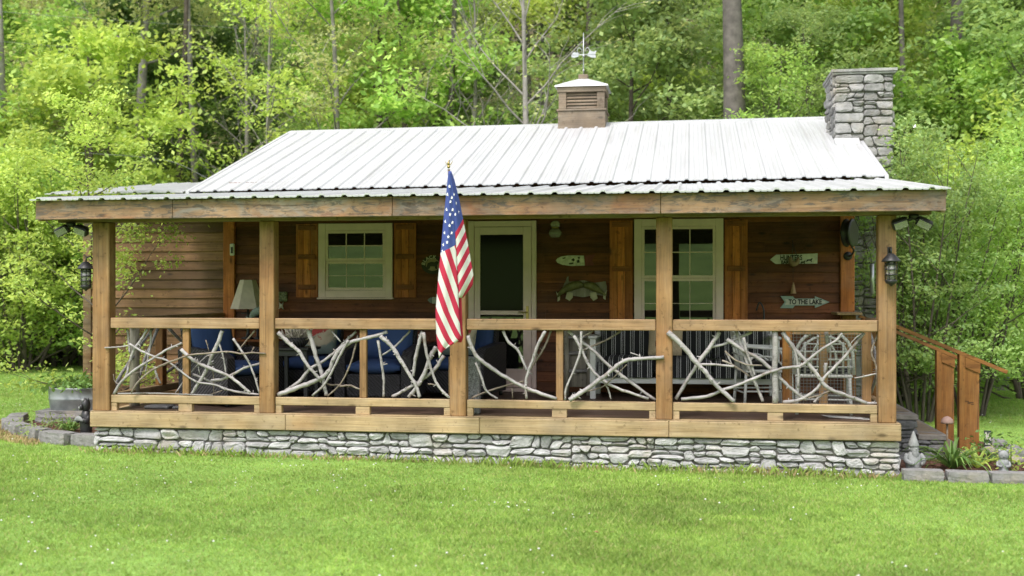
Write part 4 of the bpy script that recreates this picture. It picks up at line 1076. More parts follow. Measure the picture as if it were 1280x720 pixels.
g = MB(); g.prism([(p.x+dx*1.15, p.z+dz*1.1) for dx, dz in ((-.075,-.03),(-.06,.02),(-.02,.035),(.02,.03),(.045,.045),(.07,.03),(.06,.01),(.05,-.005),(.05,-.05),(.03,-.05),(.02,-.02),(-.03,-.02),(-.04,-.05),(-.07,-.05))], YW-.05, YW-.0465); g.build('bear_carving', M['ovaldark'], t)
# small wooden fish hanging below it
t = thing('fish_ornament', 'small striped wooden fish hung on a string beside the flag', 'ornament', tuple(at(543, 376, YW-.03)))
g = MB(); g.prism(poly_px([(534.5, 375), (538, 372), (542, 371.5), (550, 371.5), (550, 379), (542, 379.5), (538, 378.5)], YW-.03), YW-.045, YW-.027); g.build('fish_body', plain('grey_green_paint', (.16,.20,.18), .6), t)
g = MB()
for x in (541, 543.5, 546): g.prism(poly_px([(x, 371.3), (x+1.3, 371.3), (x+1.3, 379.4), (x, 379.4)], YW-.03), YW-.047, YW-.0455)
g.build('stripe', M['oldwhite'], t)
g = MB(); a = at(545, 371.5, YW-.035); g.tube([a, a+Vector((0, 0, .17))], .003, 5); g.build('cord', M['ovalrim'], t)
# arrow signs
M['signwhite'] = plain('aged_white_sign_paint', (.50,.49,.42), .7, var=.15, nscale=18); M['signgreen'] = plain('grey_green_sign_paint', (.27,.35,.31), .7, var=.15)
t = thing('arrow_sign', 'white board arrow sign reading HUNTERS, pointing away from the clock', 'sign', tuple(at(993, 324, YW-.03)))
g = MB(); g.prism(poly_px([(962.5, 324.5), (970, 318.5), (1018, 317), (1022, 316.5), (1021.5, 329.5), (1015, 329.5), (969.5, 330)], YW-.03), YW-.048, YW-.027); sb = g.build('sign_board', M['signwhite'], t)
c_ = at(989, 322.3, YW-.049); text('lettering', 'HUNTERS', .088, c_, M['letter'], t, xs=.70, bold=.0025)
c_ = at(981, 328.0, YW-.049); text('lettering', 'BAR', .06, c_, M['letter'], t, xs=.85, bold=.002)
g = MB()
def critter(x, y, s):
    g.prism(poly_px([(x-4*s, y+.3), (x-3*s, y-1.1), (x+1*s, y-1.2), (x+2.6*s, y-2.6), (x+4*s, y-2), (x+3*s, y-.8), (x+2.4*s, y+.5), (x+3*s, y+2), (x+2*s, y+2), (x+1*s, y+.6), (x-2*s, y+.7), (x-3.4*s, y+2.2), (x-4.2*s, y+2)], YW-.048), YW-.0505, YW-.0485)
critter(1012, 325.3, 1); critter(1004, 328, .8); g.build('animal_silhouette', M['letter'], t)
t = thing('gourd_birdhouse', 'brown curved gourd dangling in front of the white HUNTERS arrow sign', 'gourd', tuple(at(993, 326, YW-.1)))
g = MB(); pp = [at(x, y, YW-.1) for x, y in ((988, 321), (988.5, 327), (992, 330), (996.5, 328), (998, 322))]
g.tube(cat(pp, 3), [.018, .022, .026, .03, .034, .036, .036, .034, .032, .03, .027, .022, .014], 10); g.build('gourd_body', plain('brown_gourd', (.22,.145,.08), .6), t)
g = MB(); g.tube([at(990, 322, YW-.1), at(991, 305, YW-.08), at(991, 300, YW-.03)], .004, 6); g.tube([at(997, 322, YW-.1), at(991, 305, YW-.08)], .004, 6); g.build('cord', M['black'], t)
t = thing('cone_birdhouse', 'small pointed wooden cone hanging just above the TO THE LAKE sign', 'ornament', tuple(at(991.5, 362, YW-.08)))
a = at(991.5, 367, YW-.08); g = MB(); g.lathe([(.038, 0), (.036, .01), (.018, .10), (.003, .145)], a, 12); g.build('cone', plain('tan_wood_cone', (.33,.20,.11), .6), t)
g = MB(); g.tube([a+Vector((0, 0, .14)), a+Vector((0, .03, .40))], .002, 5); g.build('cord', M['black'], t)
t = thing('arrow_sign', 'pale green arrow sign reading TO THE LAKE, pointing to the corner post', 'sign', tuple(at(1006, 377, YW-.03)))
g = MB(); g.prism(poly_px([(981, 377.5), (975.5, 370), (991, 370.3), (993.5, 373.2), (1018.5, 373.2), (1018.5, 370.2), (1037, 377.6), (1018.5, 385), (1018.5, 381.8), (993.5, 381.8), (991, 385.2), (975, 385.2)], YW-.03), YW-.046, YW-.027); g.build('sign_board', M['signgreen'], t)
g = MB(); g.prism(poly_px([(983, 377.5), (980.5, 374), (1022, 374), (1034, 377.6), (1022, 381), (980.5, 381)], YW-.03), YW-.049, YW-.0463); g.build('pale_panel', M['signwhite'], t)
text('lettering', 'TO THE LAKE', .082, at(1006.5, 377.6, YW-.05), M['letter'], t, xs=.80, bold=.003)
# double sided station clock on the corner post
pc = at(1062, 291, 3.02); t = thing('station_clock', 'round black double faced station clock on a scrolled arm at the corner post', 'clock', tuple(pc))
Mx = Matrix.Translation(pc) @ Matrix.Rotation(R(62), 4, 'Z') @ Matrix.Rotation(R(90), 4, 'X')
g = MB(); g.lathe([(.13, -.055), (.165, -.055), (.175, -.035), (.15, -.02), (.15, .02), (.175, .035), (.165, .055), (.13, .055)], (0, 0, 0), 28, M=Mx); g.build('clock_case', M['black'], t)
for s in (-1, 1):
    g = MB(); g.lathe([(.0, s*.050), (.135, s*.050)], (0, 0, 0), 28, M=Mx); f = g.build('clock_face', plain('aged_clock_face', (.26,.235,.18), .5), t)
    g = MB(); g.box(-.004, .004, -.005, .075, s*.053-.001, s*.053+.001, M=Mx); g.box(-.005, .05, -.004, .004, s*.0555-.001, s*.0555+.001, M=Mx); g.build('clock_hand', M['black'], f)
a = at(1060, 320, YW-.07); g = MB(); g.lathe([(.055, 0), (.05, .018), (.02, .022)], (0, 0, 0), 16, M=Matrix.Translation((a.x, YW-.061, a.z)) @ Matrix.Rotation(R(90), 4, 'X'))
g.tube(cat([(a.x, YW-.07, a.z), (a.x+.02, 3.12, a.z), (a.x+.045, 3.05, a.z+.06), (pc.x+.02, 3.02, pc.z-.16)], 4), .012, 8); g.build('clock_arm', M['black'], t)
# white rain gauge / thermometer strip by the stone
p = at(1090, 348, 2.4); t = thing('rain_gauge_tube', 'slim silver metal tube hanging in front of the chimney stones', 'rain_gauge', tuple(p))
g = MB(); g.tube([p+Vector((0, 0, .17)), p+Vector((.004, 0, -.18))], .024, 12); g.build('gauge_tube', M['whitem'], t)
g = MB(); g.tube([p+Vector((0, 0, .168)), p+Vector((-.02, 0, .30)), (8.0, 2.4, 2.36)], .003, 5); g.build('cord', M['black'], t)

# ------------------------------------------------------------------ porch furniture
def cushion(g, x0, x1, y0, y1, z0, z1, puff=.03, nx=8, ny=8):
    vs = []; fs = []
    def top(i, j, s):
        u, v = i/nx, j/ny
        e = (1-(2*u-1)**6)*(1-(2*v-1)**6)
        return (x0+(x1-x0)*u, y0+(y1-y0)*v, (z0+z1)/2+s*((z1-z0)/2*(.55+.45*e)+puff*e*(1-((2*u-1)**2+(2*v-1)**2)*.4)-puff*.4))
    for s in (1, -1):
        for j in range(ny+1):
            for i in range(nx+1): vs.append(top(i, j, s))
    o = (nx+1)*(ny+1)
    for j in range(ny):
        for i in range(nx):
            a = j*(nx+1)+i; fs += [(a, a+1, a+nx+2, a+nx+1), (o+a, o+a+nx+1, o+a+nx+2, o+a+1)]
    rim = [i for i in range(nx+1)]+[(k+1)*(nx+1)-1 for k in range(1, ny+1)]+[ny*(nx+1)+i for i in range(nx-1, -1, -1)]+[k*(nx+1) for k in range(ny-1, 0, -1)]
    for a, b_ in zip(rim, rim[1:]+rim[:1]): fs.append((a, o+a, o+b_, b_))
    g.add(vs, fs, True)
def wicker_chair(label, loc, rz, cat_='armchair'):
    t = thing('wicker_armchair', label, cat_, loc, rz, 'dark wicker armchairs with navy cushions')
    g = MB(); g.box(-.33, .33, -.36, .34, .06, .33, .02); g.build('seat_base', M['wicker'], t, True)
    for s in (-1, 1):
        g = MB(); g.prism([(-.39, .06), (.36, .06), (.38, .62), (.30, .66), (-.28, .60), (-.38, .54)], s*.335, s*.455, axis='x'); a = g.build('armrest', M['wicker'], t, True)
    g = MB(); g.prism([(.26, .331), (.36, .331), (.48, .89), (.43, .91), (.38, .89)], -.33, .33, axis='x'); g.build('backrest', M['wicker'], t, True)
    g = MB(); cushion(g, -.315, .315, -.39, .26, .335, .475); g.build('seat_cushion', M['blue'], t, True)
    Mx = Matrix.Translation((0, .24, .47)) @ Matrix.Rotation(R(78), 4, 'X'); gg = MB(); cushion(gg, -.31, .31, 0, .43, -.06, .07, .035)
    g = MB(); g.add([Mx @ Vector(v) for v in gg.v], gg.f, True); g.build('back_cushion', M['blue'], t, True)
    for x in (-.40, .40):
        for y in (-.33, .32): g = MB(); g.tube([(x, y, .06), (x, y, .0)], [.028, .022], 8); g.build('leg', M['black'], t, True)
    return t
ch = wicker_chair('navy cushioned wicker armchair facing out between the picket and the flag', (2.60, 1.75, .001), 0)
dup(ch, (.98, 1.15, .001), R(68), label='navy cushioned wicker armchair turned sideways at the end of the porch below the lamp')
dup(ch, (1.55, 2.35, .001), R(8), label='wicker armchair behind the black table, holding the floral pillow')
dup(ch, (3.42, 2.45, .001), R(-12), label='dark wicker armchair in shade behind the hanging flag')
# floral pillow
M['floral'] = None
m, nt, b = newmat('floral_pillow_fabric'); M['floral'] = m
v = coords(nt); d = nt.nodes.new('ShaderNodeVectorMath'); d.operation = 'DISTANCE'; nt.links.new(v, d.inputs[0]); d.inputs[1].default_value = (.03, 0, .08)
dd = nt.nodes.new('ShaderNodeMath'); dd.operation = 'ADD'; nt.links.new(d.outputs['Value'], dd.inputs[0]); nz = noise_t(nt, v, 9, 3); mz = maprange(nt, nz, -.05, .05, .3, .7); nt.links.new(mz, dd.inputs[1])
c = ramp(nt, dd.outputs[0], [(.0, (.40,.05,.045)), (.115, (.36,.06,.05)), (.125, (.44,.39,.28)), (.20, (.40,.34,.24)), (.24, (.13,.17,.15))], 'LINEAR')
nt.links.new(c, b.inputs['Base Color']); b.inputs['Roughness'].default_value = .9
def pillow(name, label, loc, rz, mat_, w_=.46, h_=.42, tilt=68):
    t = thing(name, label, 'pillow', loc, rz)
    gg = MB(); cushion(gg, -w_/2, w_/2, -h_/2, h_/2, -.05, .05, .06, 10, 10)
    Mx = Matrix.Rotation(R(tilt), 4, 'X'); g = MB(); g.add([Mx @ Vector(v) for v in gg.v], gg.f, True); g.build('pillow_cover', mat_, t, True); return t
pillow('throw_pillow', 'cream pillow with a big red flower on the wicker armchair', (1.62, 2.30, .72), R(6), M['floral'], .52, .44)
pillow('throw_pillow', 'tan pillow with orange flower on the shaded armchair behind the flag', (3.42, 2.36, .70), R(-10), M['floral'], .42, .4)
# black side table and shell bouquet
x0, x1 = 1.56, 2.0
t = thing('side_table', 'small black side table under a basket of dried twigs', 'table', ((x0+x1)/2, 1.1, 0))
g = MB(); g.box(x0, x1, .86, 1.32, .625, .655, .006); g.box(x0+.03, x1-.03, .89, 1.29, .56, .623, .003); g.build('tabletop', M['black'], t)
for x in (x0+.04, x1-.04):
    for y in (.9, 1.28): g = MB(); g.box(x-.022, x+.022, y-.022, y+.022, .001, .559, .004); g.build('leg', M['black'], t)
t = thing('dried_arrangement', 'spiky basket of dried pale twigs on the black side table', 'dried flowers', (1.79, 1.05, .656))
g = MB(); g.lathe([(.09, 0), (.14, .05), (.16, .11), (.145, .11), (.12, .04)], (0, 0, 0), 16); g.build('basket', M['wicker'], t, True)
g = MB(); rr = random.Random(3)
for k in range(110):
    a = rr.uniform(0, 6.28); l = rr.uniform(.1, .24); el = rr.uniform(.25, 1.5); d = Vector((math.cos(a)*math.cos(el), math.sin(a)*math.cos(el), math.sin(el)))
    s0 = Vector((rr.uniform(-.1, .1), rr.uniform(-.1, .1), .06)); g.tube([s0, s0+d*l*.6, s0+d*l+Vector((0, 0, .01))], [.005, .006, .011 if k % 3 else .004], 5)
g.build('dried_stem', plain('pale_dried_stem', (.40,.35,.29), .8, var=.4, nscale=30), t, True)
# lamp table and table lamp by the corner post
t = thing('lamp_table', 'low brown wooden table against the wall below the lamp', 'table', (.62, 2.9, 0))
g = MB(); g.box(.33, .95, 2.62, 3.2, .64, .67, .005); g.build('tabletop', M['shutterx'], t)
for x in (.37, .91):
    for y in (2.66, 3.16): g = MB(); g.box(x-.025, x+.025, y-.025, y+.025, .001, .638, .004); g.build('leg', M['shutterx'], t)
g = MB(); g.box(.36, .92, 2.65, 3.17, .25, .275, .004); g.build('shelf', M['shutterx'], t)
a = at(310, 350, 2.85); t = thing('table_lamp', 'table lamp with a tapered off-white paneled shade and dark base', 'lamp', (a.x, 2.85, .671))
g = MB(); n = 6; vs = []
z1, z0 = a.z-.671, at(300, 386, 2.85).z-.671
for r_, z in ((.10, z1), (.225, z0)):
    for k in range(n): vs.append((r_*math.cos(2*math.pi*k/n+.35), r_*math.sin(2*math.pi*k/n+.35), z))
fs = [(k, (k+1) % n, n+(k+1) % n, n+k) for k in range(n)]; g.add(vs, fs); o = g.build('lamp_shade', plain('offwhite_lampshade', (.50,.44,.37), .85, var=.1, nscale=12), t, True)
so = o.modifiers.new('thickness', 'SOLIDIFY'); so.thickness = .006
g = MB(); g.lathe([(.085, 0), (.085, .015), (.03, .03), (.018, .10), (.035, .16), (.016, .22), (.012, z0+.18)], (0, 0, 0), 14); g.tube([(-.09, 0, z0-.06), (.09, 0, z0-.06)], .007, 6); g.build('lamp_base', M['black'], t, True)
a = at(322, 400, 2.7); t = thing('fish_figurine', 'grey green fish figurine on the lamp table beside the porch post', 'figurine', (a.x, 2.7, .671))
g = MB(); g.lathe([(.05, 0), (.05, .02), (.015, .04), (.015, .30)], (0, 0, 0), 12); g.build('stand', M['black'], t, True)
g = MB(); g.tube(cat([(-.10, 0, .26), (-.04, 0, .34), (.05, 0, .37), (.12, 0, .35)], 3), [.012, .03, .045, .05, .055, .055, .05, .045, .035, .015], 10); g.prism([(-.1, .27), (-.16, .30), (-.135, .24), (-.15, .18), (-.095, .24)], -.006, .006); g.build('fish_body', plain('verdigris', (.20,.26,.22), .6, var=.2), t, True)
p = at(353, 375, YW-.04); t = thing('wall_ornament', 'speckled green square hanging with a white fish tail below it', 'ornament', tuple(p))
g = MB(); g.box(p.x-.07, p.x+.07, YW-.07, YW-.027, p.z-.02, p.z+.11, .01); g.build('plaque', plain('speckled_green', (.16,.18,.09), .6, var=.9, nscale=40), t)
g = MB(); g.prism([(p.x-.045, p.z-.03), (p.x-.02, p.z-.06), (p.x+.015, p.z-.03), (p.x, p.z-.08), (p.x+.02, p.z-.13), (p.x-.02, p.z-.095), (p.x-.05, p.z-.12), (p.x-.04, p.z-.08)], YW-.05, YW-.027); g.build('fish_tail', M['oldwhite'], t)
# log stand by the door
t = thing('log_rack', 'rustic stand of peeled logs with rungs between the door and the sofa', 'rack', (4.84, 2.75, 0))
for x in (4.69, 4.97):
    g = MB(); g.tube([(x, 2.75, .0), (x+.01, 2.75, .4), (x, 2.75, .80)], [.036, .034, .033], 10); g.build('rack_post', M['oldpost'], t)
for z in (.30, .52, .72):
    g = MB(); g.tube([(4.66, 2.75, z), (5.0, 2.75, z+.01)], .022, 8); g.build('rung', M['branch'], t)
g = MB(); g.box(4.725, 4.935, 2.80, 2.84, .10, .85, .006); g.build('back_board', M['oldpost'], t)
# white framed sofa with striped cushions
sx0, sx1, sy0, sy1 = 5.02, 7.24, 2.30, 3.1
t = thing('porch_sofa', 'white framed porch sofa with black and white striped cushions', 'sofa', ((sx0+sx1)/2, sy0, 0))
for x in (sx0, sx1-.07):
    for y in (sy0, sy1-.07):
        g = MB(); g.box(x, x+.07, y, y+.07, .001, .72 if y == sy0 else .90, .006); g.build('leg', M['white'], t)
    g = MB(); g.box(x-.02, x+.09, sy0-.03, sy1-.075, .722, .755, .008); g.build('armrest', M['white'], t)
g = MB(); g.box(sx0+.072, sx1-.072, sy0+.01, sy0+.05, .19, .262, .005); g.box(sx0+.072, sx1-.072, sy1-.05, sy1-.01, .19, .88, .005); g.box(sx0+.02, sx1-.02, sy0+.06, sy1-.08, .20, .25, .004); g.build('seat_frame', M['white'], t)
for k in range(3):
    xa = sx0+.09+k*(sx1-sx0-.18)/3; xb = xa+(sx1-sx0-.18)/3-.01
    g = MB(); cushion(g, xa, xb, sy0-.02, sy1-.2, .27, .50, .02); g.box(xa+.01, xb-.01, sy0-.035, sy0-.022, .262, .42, .004); g.build('seat_cushion', M['stripe'], t)
    gg = MB(); cushion(gg, xa, xb, 0, .44, -.075, .075, .02); Mx = Matrix.Translation((0, sy1-.22, .47)) @ Matrix.Rotation(R(80), 4, 'X')
    g = MB(); g.add([Mx @ Vector(v) for v in gg.v], gg.f, True); g.build('back_cushion', M['stripe'], t)
M['burlap'] = plain('tan_burlap', (.42,.33,.22), .9, var=.15, nscale=60)
pl = pillow('bear_pillow', 'tan burlap pillow with a dark bear on the striped sofa', (at(832, 430, 2.45).x, 2.46, .72), R(-6), M['burlap'], .40, .42)
g = MB(); g.prism([(x_-.1, z_-.03) for x_, z_ in ((.03,-.06),(.03,.0),(.06,.04),(.11,.05),(.15,.04),(.18,.05),(.2,.03),(.17,.0),(.17,-.06),(.14,-.06),(.13,-.02),(.08,-.02),(.07,-.06))], -.004, .004); bo = g.build('bear_print', plain('maroon_print', (.10,.025,.02), .9), pl, True)
bo.rotation_euler = (R(-22), 0, 0); bo.location = (-.03, -.128, .0)
# white rattan chairs
def rattan(label, loc, rz):
    t = thing('rattan_chair', label, 'chair', loc, rz, 'white rattan armchairs')
    def hoop(w_, h_, y0, y1, z0=.42, n=15):
        return [(w_*math.cos(math.pi*(1-k/(n-1)))*(1 if abs(math.cos(math.pi*(1-k/(n-1)))) < 1 else 1), y0+(y1-y0)*math.sin(math.pi*k/(n-1)), z0+h_*math.sin(math.pi*k/(n-1))**.6) for k in range(n)]
    g = MB(); g.tube(hoop(.30, .46, .24, .34), .017, 8); g.tube(hoop(.25, .40, .24, .33), .013, 8); g.tube(hoop(.13, .34, .25, .325), .011, 8)
    for z in (.50, .58, .66, .74): 
        hw = .29*max(.25, 1-((z-.42)/.46)**2.2)**.5; g.tube([(-hw, .27+(z-.42)*.12, z), (hw, .27+(z-.42)*.12, z)], .009, 6)
    for x in (-.19, -.065, .065, .19): g.tube([(x, .25, .42), (x, .32, .42+.44*(1-(x/.3)**2)**.5)], .009, 6)
    g.build('backrest', M['white'], t, True)
    for s in (-1, 1):
        g = MB(); g.tube(cat([(s*.29, .27, .68), (s*.33, .05, .66), (s*.33, -.20, .64), (s*.31, -.30, .55), (s*.29, -.28, .40)], 4), .016, 8); g.tube(cat([(s*.29, .25, .55), (s*.31, -.02, .56), (s*.30, -.2, .42)], 4), .011, 6); g.build('armrest', M['white'], t, True)
    g = MB(); g.box(-.29, .29, -.28, .26, .385, .42, .012); g.build('seat', M['white'], t, True)
    g = MB(); cushion(g, -.26, .26, -.26, .23, .422, .49, .02); g.build('seat_cushion', M['black'], t, True)
    for x in (-.26, .26):
        for y in (-.25, .25): g = MB(); g.tube([(x, y, .386), (x*1.05, y*1.08, 0)], .017, 8); g.build('leg', M['white'], t, True)
    g = MB(); 
    for a_, b_ in (((-.27, -.26, .16), (.27, -.26, .16)), ((-.27, .26, .16), (.27, .26, .16)), ((-.27, -.26, .18), (-.27, .26, .18)), ((.27, -.26, .18), (.27, .26, .18))): g.tube([a_, b_], .01, 6)
    g.build('stretcher', M['white'], t, True)
    return t
rc = rattan('white rattan armchair seen from behind through the wire mesh', (7.60, 1.05, .001), R(176))
dup(rc, (7.02, 1.75, .001), R(100), label='white rattan armchair at the end of the striped sofa')
# wire mesh gate section
t = thing('wire_mesh_panel', 'orange wooden frame with wire mesh standing inside the railing corner', 'mesh panel', (7.55, .34, 0))
a0, a1 = at(978, 450, .34).x, at(990, 450, .34).x
for xa, xb, mt in ((a0, a1, 'cedar'), (at(1024, 450, .34).x, at(1035, 450, .34).x, 'post'), (at(1077, 450, .34).x, at(1089, 450, .34).x, 'post')):
    g = MB(); g.box(xa, xb, .325, .375, .10, .90, .004); g.build('upright', M[mt], t)
g = MB(); g.box(a1+.002, at(1076, 450, .34).x, .33, .37, .85, .90, .004); g.build('top_bar', M['rail'], t)
g = MB(); xs0, xs1 = a1-.02, at(1078, 450, .34).x
x = xs0
while x < xs1: g.box(x-.0014, x+.0014, .317, .3198, .12, .89); x += .0254*1.3
z = .13
while z < .89: g.box(xs0, xs1, .3205, .3233, z-.0014, z+.0014); z += .0254*1.3
g.build('wire_mesh', plain('grey_wire', (.20,.20,.20), .5, .7), t)
# speckled slab behind the middle post
t = thing('speckled_slab', 'grey speckled upright slab standing behind the post with the flag', 'slab', (3.87, .38, 0))
g = MB(); g.box(3.735, 4.03, .30, .42, .001, .60, .012); g.build('slab_core', plain('grey_speckle', (.22,.225,.225), .9, var=.6, nscale=70), t)
g = MB(); g.box(3.708, 3.733, .30, .42, .001, .60, .004); g.build('edge_board', M['rail'], t)
g = MB(); g.add([(7.55, .72, .005), (8.02, .50, .005), (8.0, .34, .005), (7.6, .52, .005), (7.55, .72, .009), (8.02, .50, .009), (8.0, .34, .009), (7.6, .52, .009)], [(3,2,1,0),(4,5,6,7),(0,1,5,4),(1,2,6,5),(2,3,7,6),(3,0,4,7)])
tag(g.build('white_sheet', M['white']), 'flat white sheet lying on the deck by the corner post', 'sheet')
g = MB(); g.box(.30, .58, .35, .55, .001, .035, .01); g.box(.62, .70, .36, .46, .001, .03, .01)
tag(g.build('grey_doormat', plain('grey_rubber', (.10,.10,.105), .8, var=.3)), 'folded grey rubber mat on the deck under the railing', 'mat')
g = MB(); p_ = at(956, 390, 2.9)
t = thing('plant_hook', 'black wrought iron hook leaning at the wall beside the sofa', 'hook', (p_.x, 3.1, 0))
g.tube(cat([(p_.x, 3.1, .0), (p_.x, 3.1, .8), (p_.x, 3.12, 1.05), (p_.x-.05, 3.12, 1.15), (p_.x-.09, 3.12, 1.05)], 4), .01, 6); g.build('iron_rod', M['black'], t)

# ------------------------------------------------------------------ yard: steps, handrail, beds
M['stepstone'] = stone('step_stone', (.10,.10,.10), (.17,.17,.17), (.24,.24,.24))
M['mulch'] = plain('red_brown_mulch', (.12,.055,.035), .95, var=.5, nscale=40, bumps=1)
def mulch(name, poly, seed, n):
    g = MB(); xs_ = [p[0] for p in poly]; cx_ = sum(xs_)/len(poly); cy_ = sum(p[1] for p in poly)/len(poly)
    P = [(x, y, th(x, y)+.012) for x, y in poly]; g.add([(cx_, cy_, th(cx_, cy_)+.05)]+P, [(0, i+1, (i+1) % len(P)+1) for i in range(len(P))], True)
    rr = random.Random(seed)
    for _ in range(n):
        i = rr.randrange(len(poly)); u, v_ = rr.random()**.5, rr.random(); a, b_ = poly[i], poly[(i+1) % len(poly)]
        x = cx_+u*((a[0]+(b_[0]-a[0])*v_)-cx_); y = cy_+u*((a[1]+(b_[1]-a[1])*v_)-cy_); z = th(x, y)+.05*(1-u)+.022
        Mx = Matrix.Translation((x, y, z)) @ Matrix.Rotation(rr.uniform(0, 6.3), 4, 'Z') @ Matrix.Rotation(rr.uniform(-.5, .5), 4, 'X')
        g.box(-.022, .022, -.007, .007, -.003, .003, M=Mx)
    tag(g.build(name, M['mulch']), kind='stuff')['label'] = 'red brown bark mulch spread over the garden bed'
mulch('bark_mulch', [(8.19, -.08), (8.6, -.10), (9.1, -.08), (9.5, .0), (9.72, .5), (9.75, 1.4), (9.70, 3.0), (8.9, 3.1), (8.2, 1.2)], 5, 900)
mulch('bark_mulch', [(-.07, .32), (-.3, .36), (-.7, .48), (-1.22, .76), (-1.72, 1.16), (-2.05, 1.6), (-2.2, 2.2), (-2.2, 2.9), (-.08, 2.9)], 6, 700)
def block(x, y, rz, label, L=.37, W=.17, H=.11, mat_='block', seed=0, z=None):
    rr = random.Random(seed); t = MB(); n = 5
    bm = bmesh.new(); bmesh.ops.create_cube(bm, size=1); bmesh.ops.subdivide_edges(bm, edges=bm.edges, cuts=4, use_grid_fill=True)
    for v_ in bm.verts:
        c_ = v_.co; 
        q = noise.noise_vector(Vector((c_.x*3+seed*3.1, c_.y*3, c_.z*3)))*.05+noise.noise_vector(Vector((c_.x*9+seed, c_.y*9, c_.z*9)))*.035
        r_ = Vector((abs(c_.x)*2, abs(c_.y)*2, abs(c_.z)*2)); k = sorted(r_)[1]
        f = 1-.045*max(0, (sorted(r_)[0]+sorted(r_)[1]-1))
        v_.co = Vector((c_.x*L*f+q.x*L*.35, c_.y*W*f+q.y*W*.7, c_.z*H*f+q.z*H*.6))
    me = bpy.data.meshes.new('edging_block'); bm.to_mesh(me); bm.free(); me.materials.append(M[mat_])
    o = bpy.data.objects.new('edging_block', me); COL.objects.link(o); o.location = (x, y, th(x, y)+H*.42 if z is None else z); o.rotation_euler = (0, 0, rz); return o
GB = 'grey edging blocks round the garden beds'
eb = [(8.39, -.15, 0, 'first concrete edging block beside the foundation corner, near the gnome'), (8.79, -.16, .0, 'concrete edging block in front of the arching lily leaves'), (9.18, -.13, .10, 'concrete edging block in front of the small pale statue'),
      (9.52, .02, .75, 'edging block at the bend of the bed beyond the small statue'), (9.66, .36, 1.35, 'edging block beside the mushroom ornament near the lawn'), (9.70, .80, 1.5, 'edging block behind the mushroom ornament, second past the bend'), (9.72, 1.9, 1.55, 'edging block beyond the garden sign'), (9.70, 2.5, 1.55, 'farthest edging block of the bed by the stair posts')]
for k, (x, y, rz, lb) in enumerate(eb): tag(block(x, y, rz, lb, seed=k+1), lb, 'edging block', GB)
lb_ = ['edging block touching the foundation below the bear statue', 'second edging block out from the foundation in front of the planted bed', 'edging block at the front curve of the planted bed', 'edging block at the outermost bend of the planted bed', 'edging block on the far side of the bend below the tub', 'edging block behind the bend beside the tub']
ring = [(-.29, .345), (-.76, .455), (-1.22, .76), (-1.63, 1.09), (-1.97, 1.48), (-2.19, 2.0)]
for k in range(6):
    p0, p1 = ring[max(0, k-1)], ring[min(5, k+1)]
    tag(block(*ring[k], math.atan2(p1[1]-p0[1], p1[0]-p0[0]), lb_[k], L=.45, W=.20, H=.14, seed=20+k), lb_[k], 'edging block', GB)
# steps at the end of the porch
t = thing('porch_steps', 'grey stacked stone steps with slate and tan treads at the porch end', 'steps', (8.7, 2.1, -.5))
for (xa, xb, zt, ya, yb) in ((8.235, 8.62, -.035, 1.30, 2.86), (8.24, 8.90, -.235, 1.20, 2.92), (8.25, 9.13, -.395, 1.10, 2.98)):
    pxa = {-.035: 8.235, -.235: 8.60, -.395: 8.88}[zt]
    zb = zt-.055
    g = MB(); stones(g, (8.235, ya+.02, -.62), (1, 0, 0), (0, 0, 1), (0, -1, 0), xb-.03-8.235, zb+.62, .05, .085, .14, .36, int(xb*100), .035, .006)
    stones(g, (xb-.03, ya+.03, -.62), (0, 1, 0), (0, 0, 1), (1, 0, 0), yb-ya-.06, zb+.62, .05, .085, .14, .36, int(xb*90), .035, .006)
    g.box(8.236, xb-.05, ya+.045, yb-.03, -.62, zb-.002)
    s_ = g.build('stone_riser', M['stepstone'], t)
    g = MB(); g.box(pxa, xb, ya, ya+.28, zb, zt, .006); g.box(pxa, xb, ya+.284, yb, zb, zt-.001, .006); g.build('tread', M['slate'], s_)
    g = MB(); g.add([(pxa+.03, ya+.06, zt+.003), (xb-.05, ya+.06, zt+.003), (pxa+.03, ya+.26, zt+.003), (pxa+.03, ya+.06, zt-.02), (xb-.05, ya+.06, zt-.02), (pxa+.03, ya+.26, zt-.02)], [(0,1,2),(5,4,3),(0,3,4,1),(1,4,5,2),(2,5,3,0)]); g.box(pxa+.02, xb-.04, ya+.33, yb-.3, zt-.02, zt+.004, .003); g.build('tread_inlay', M['tan'], s_)
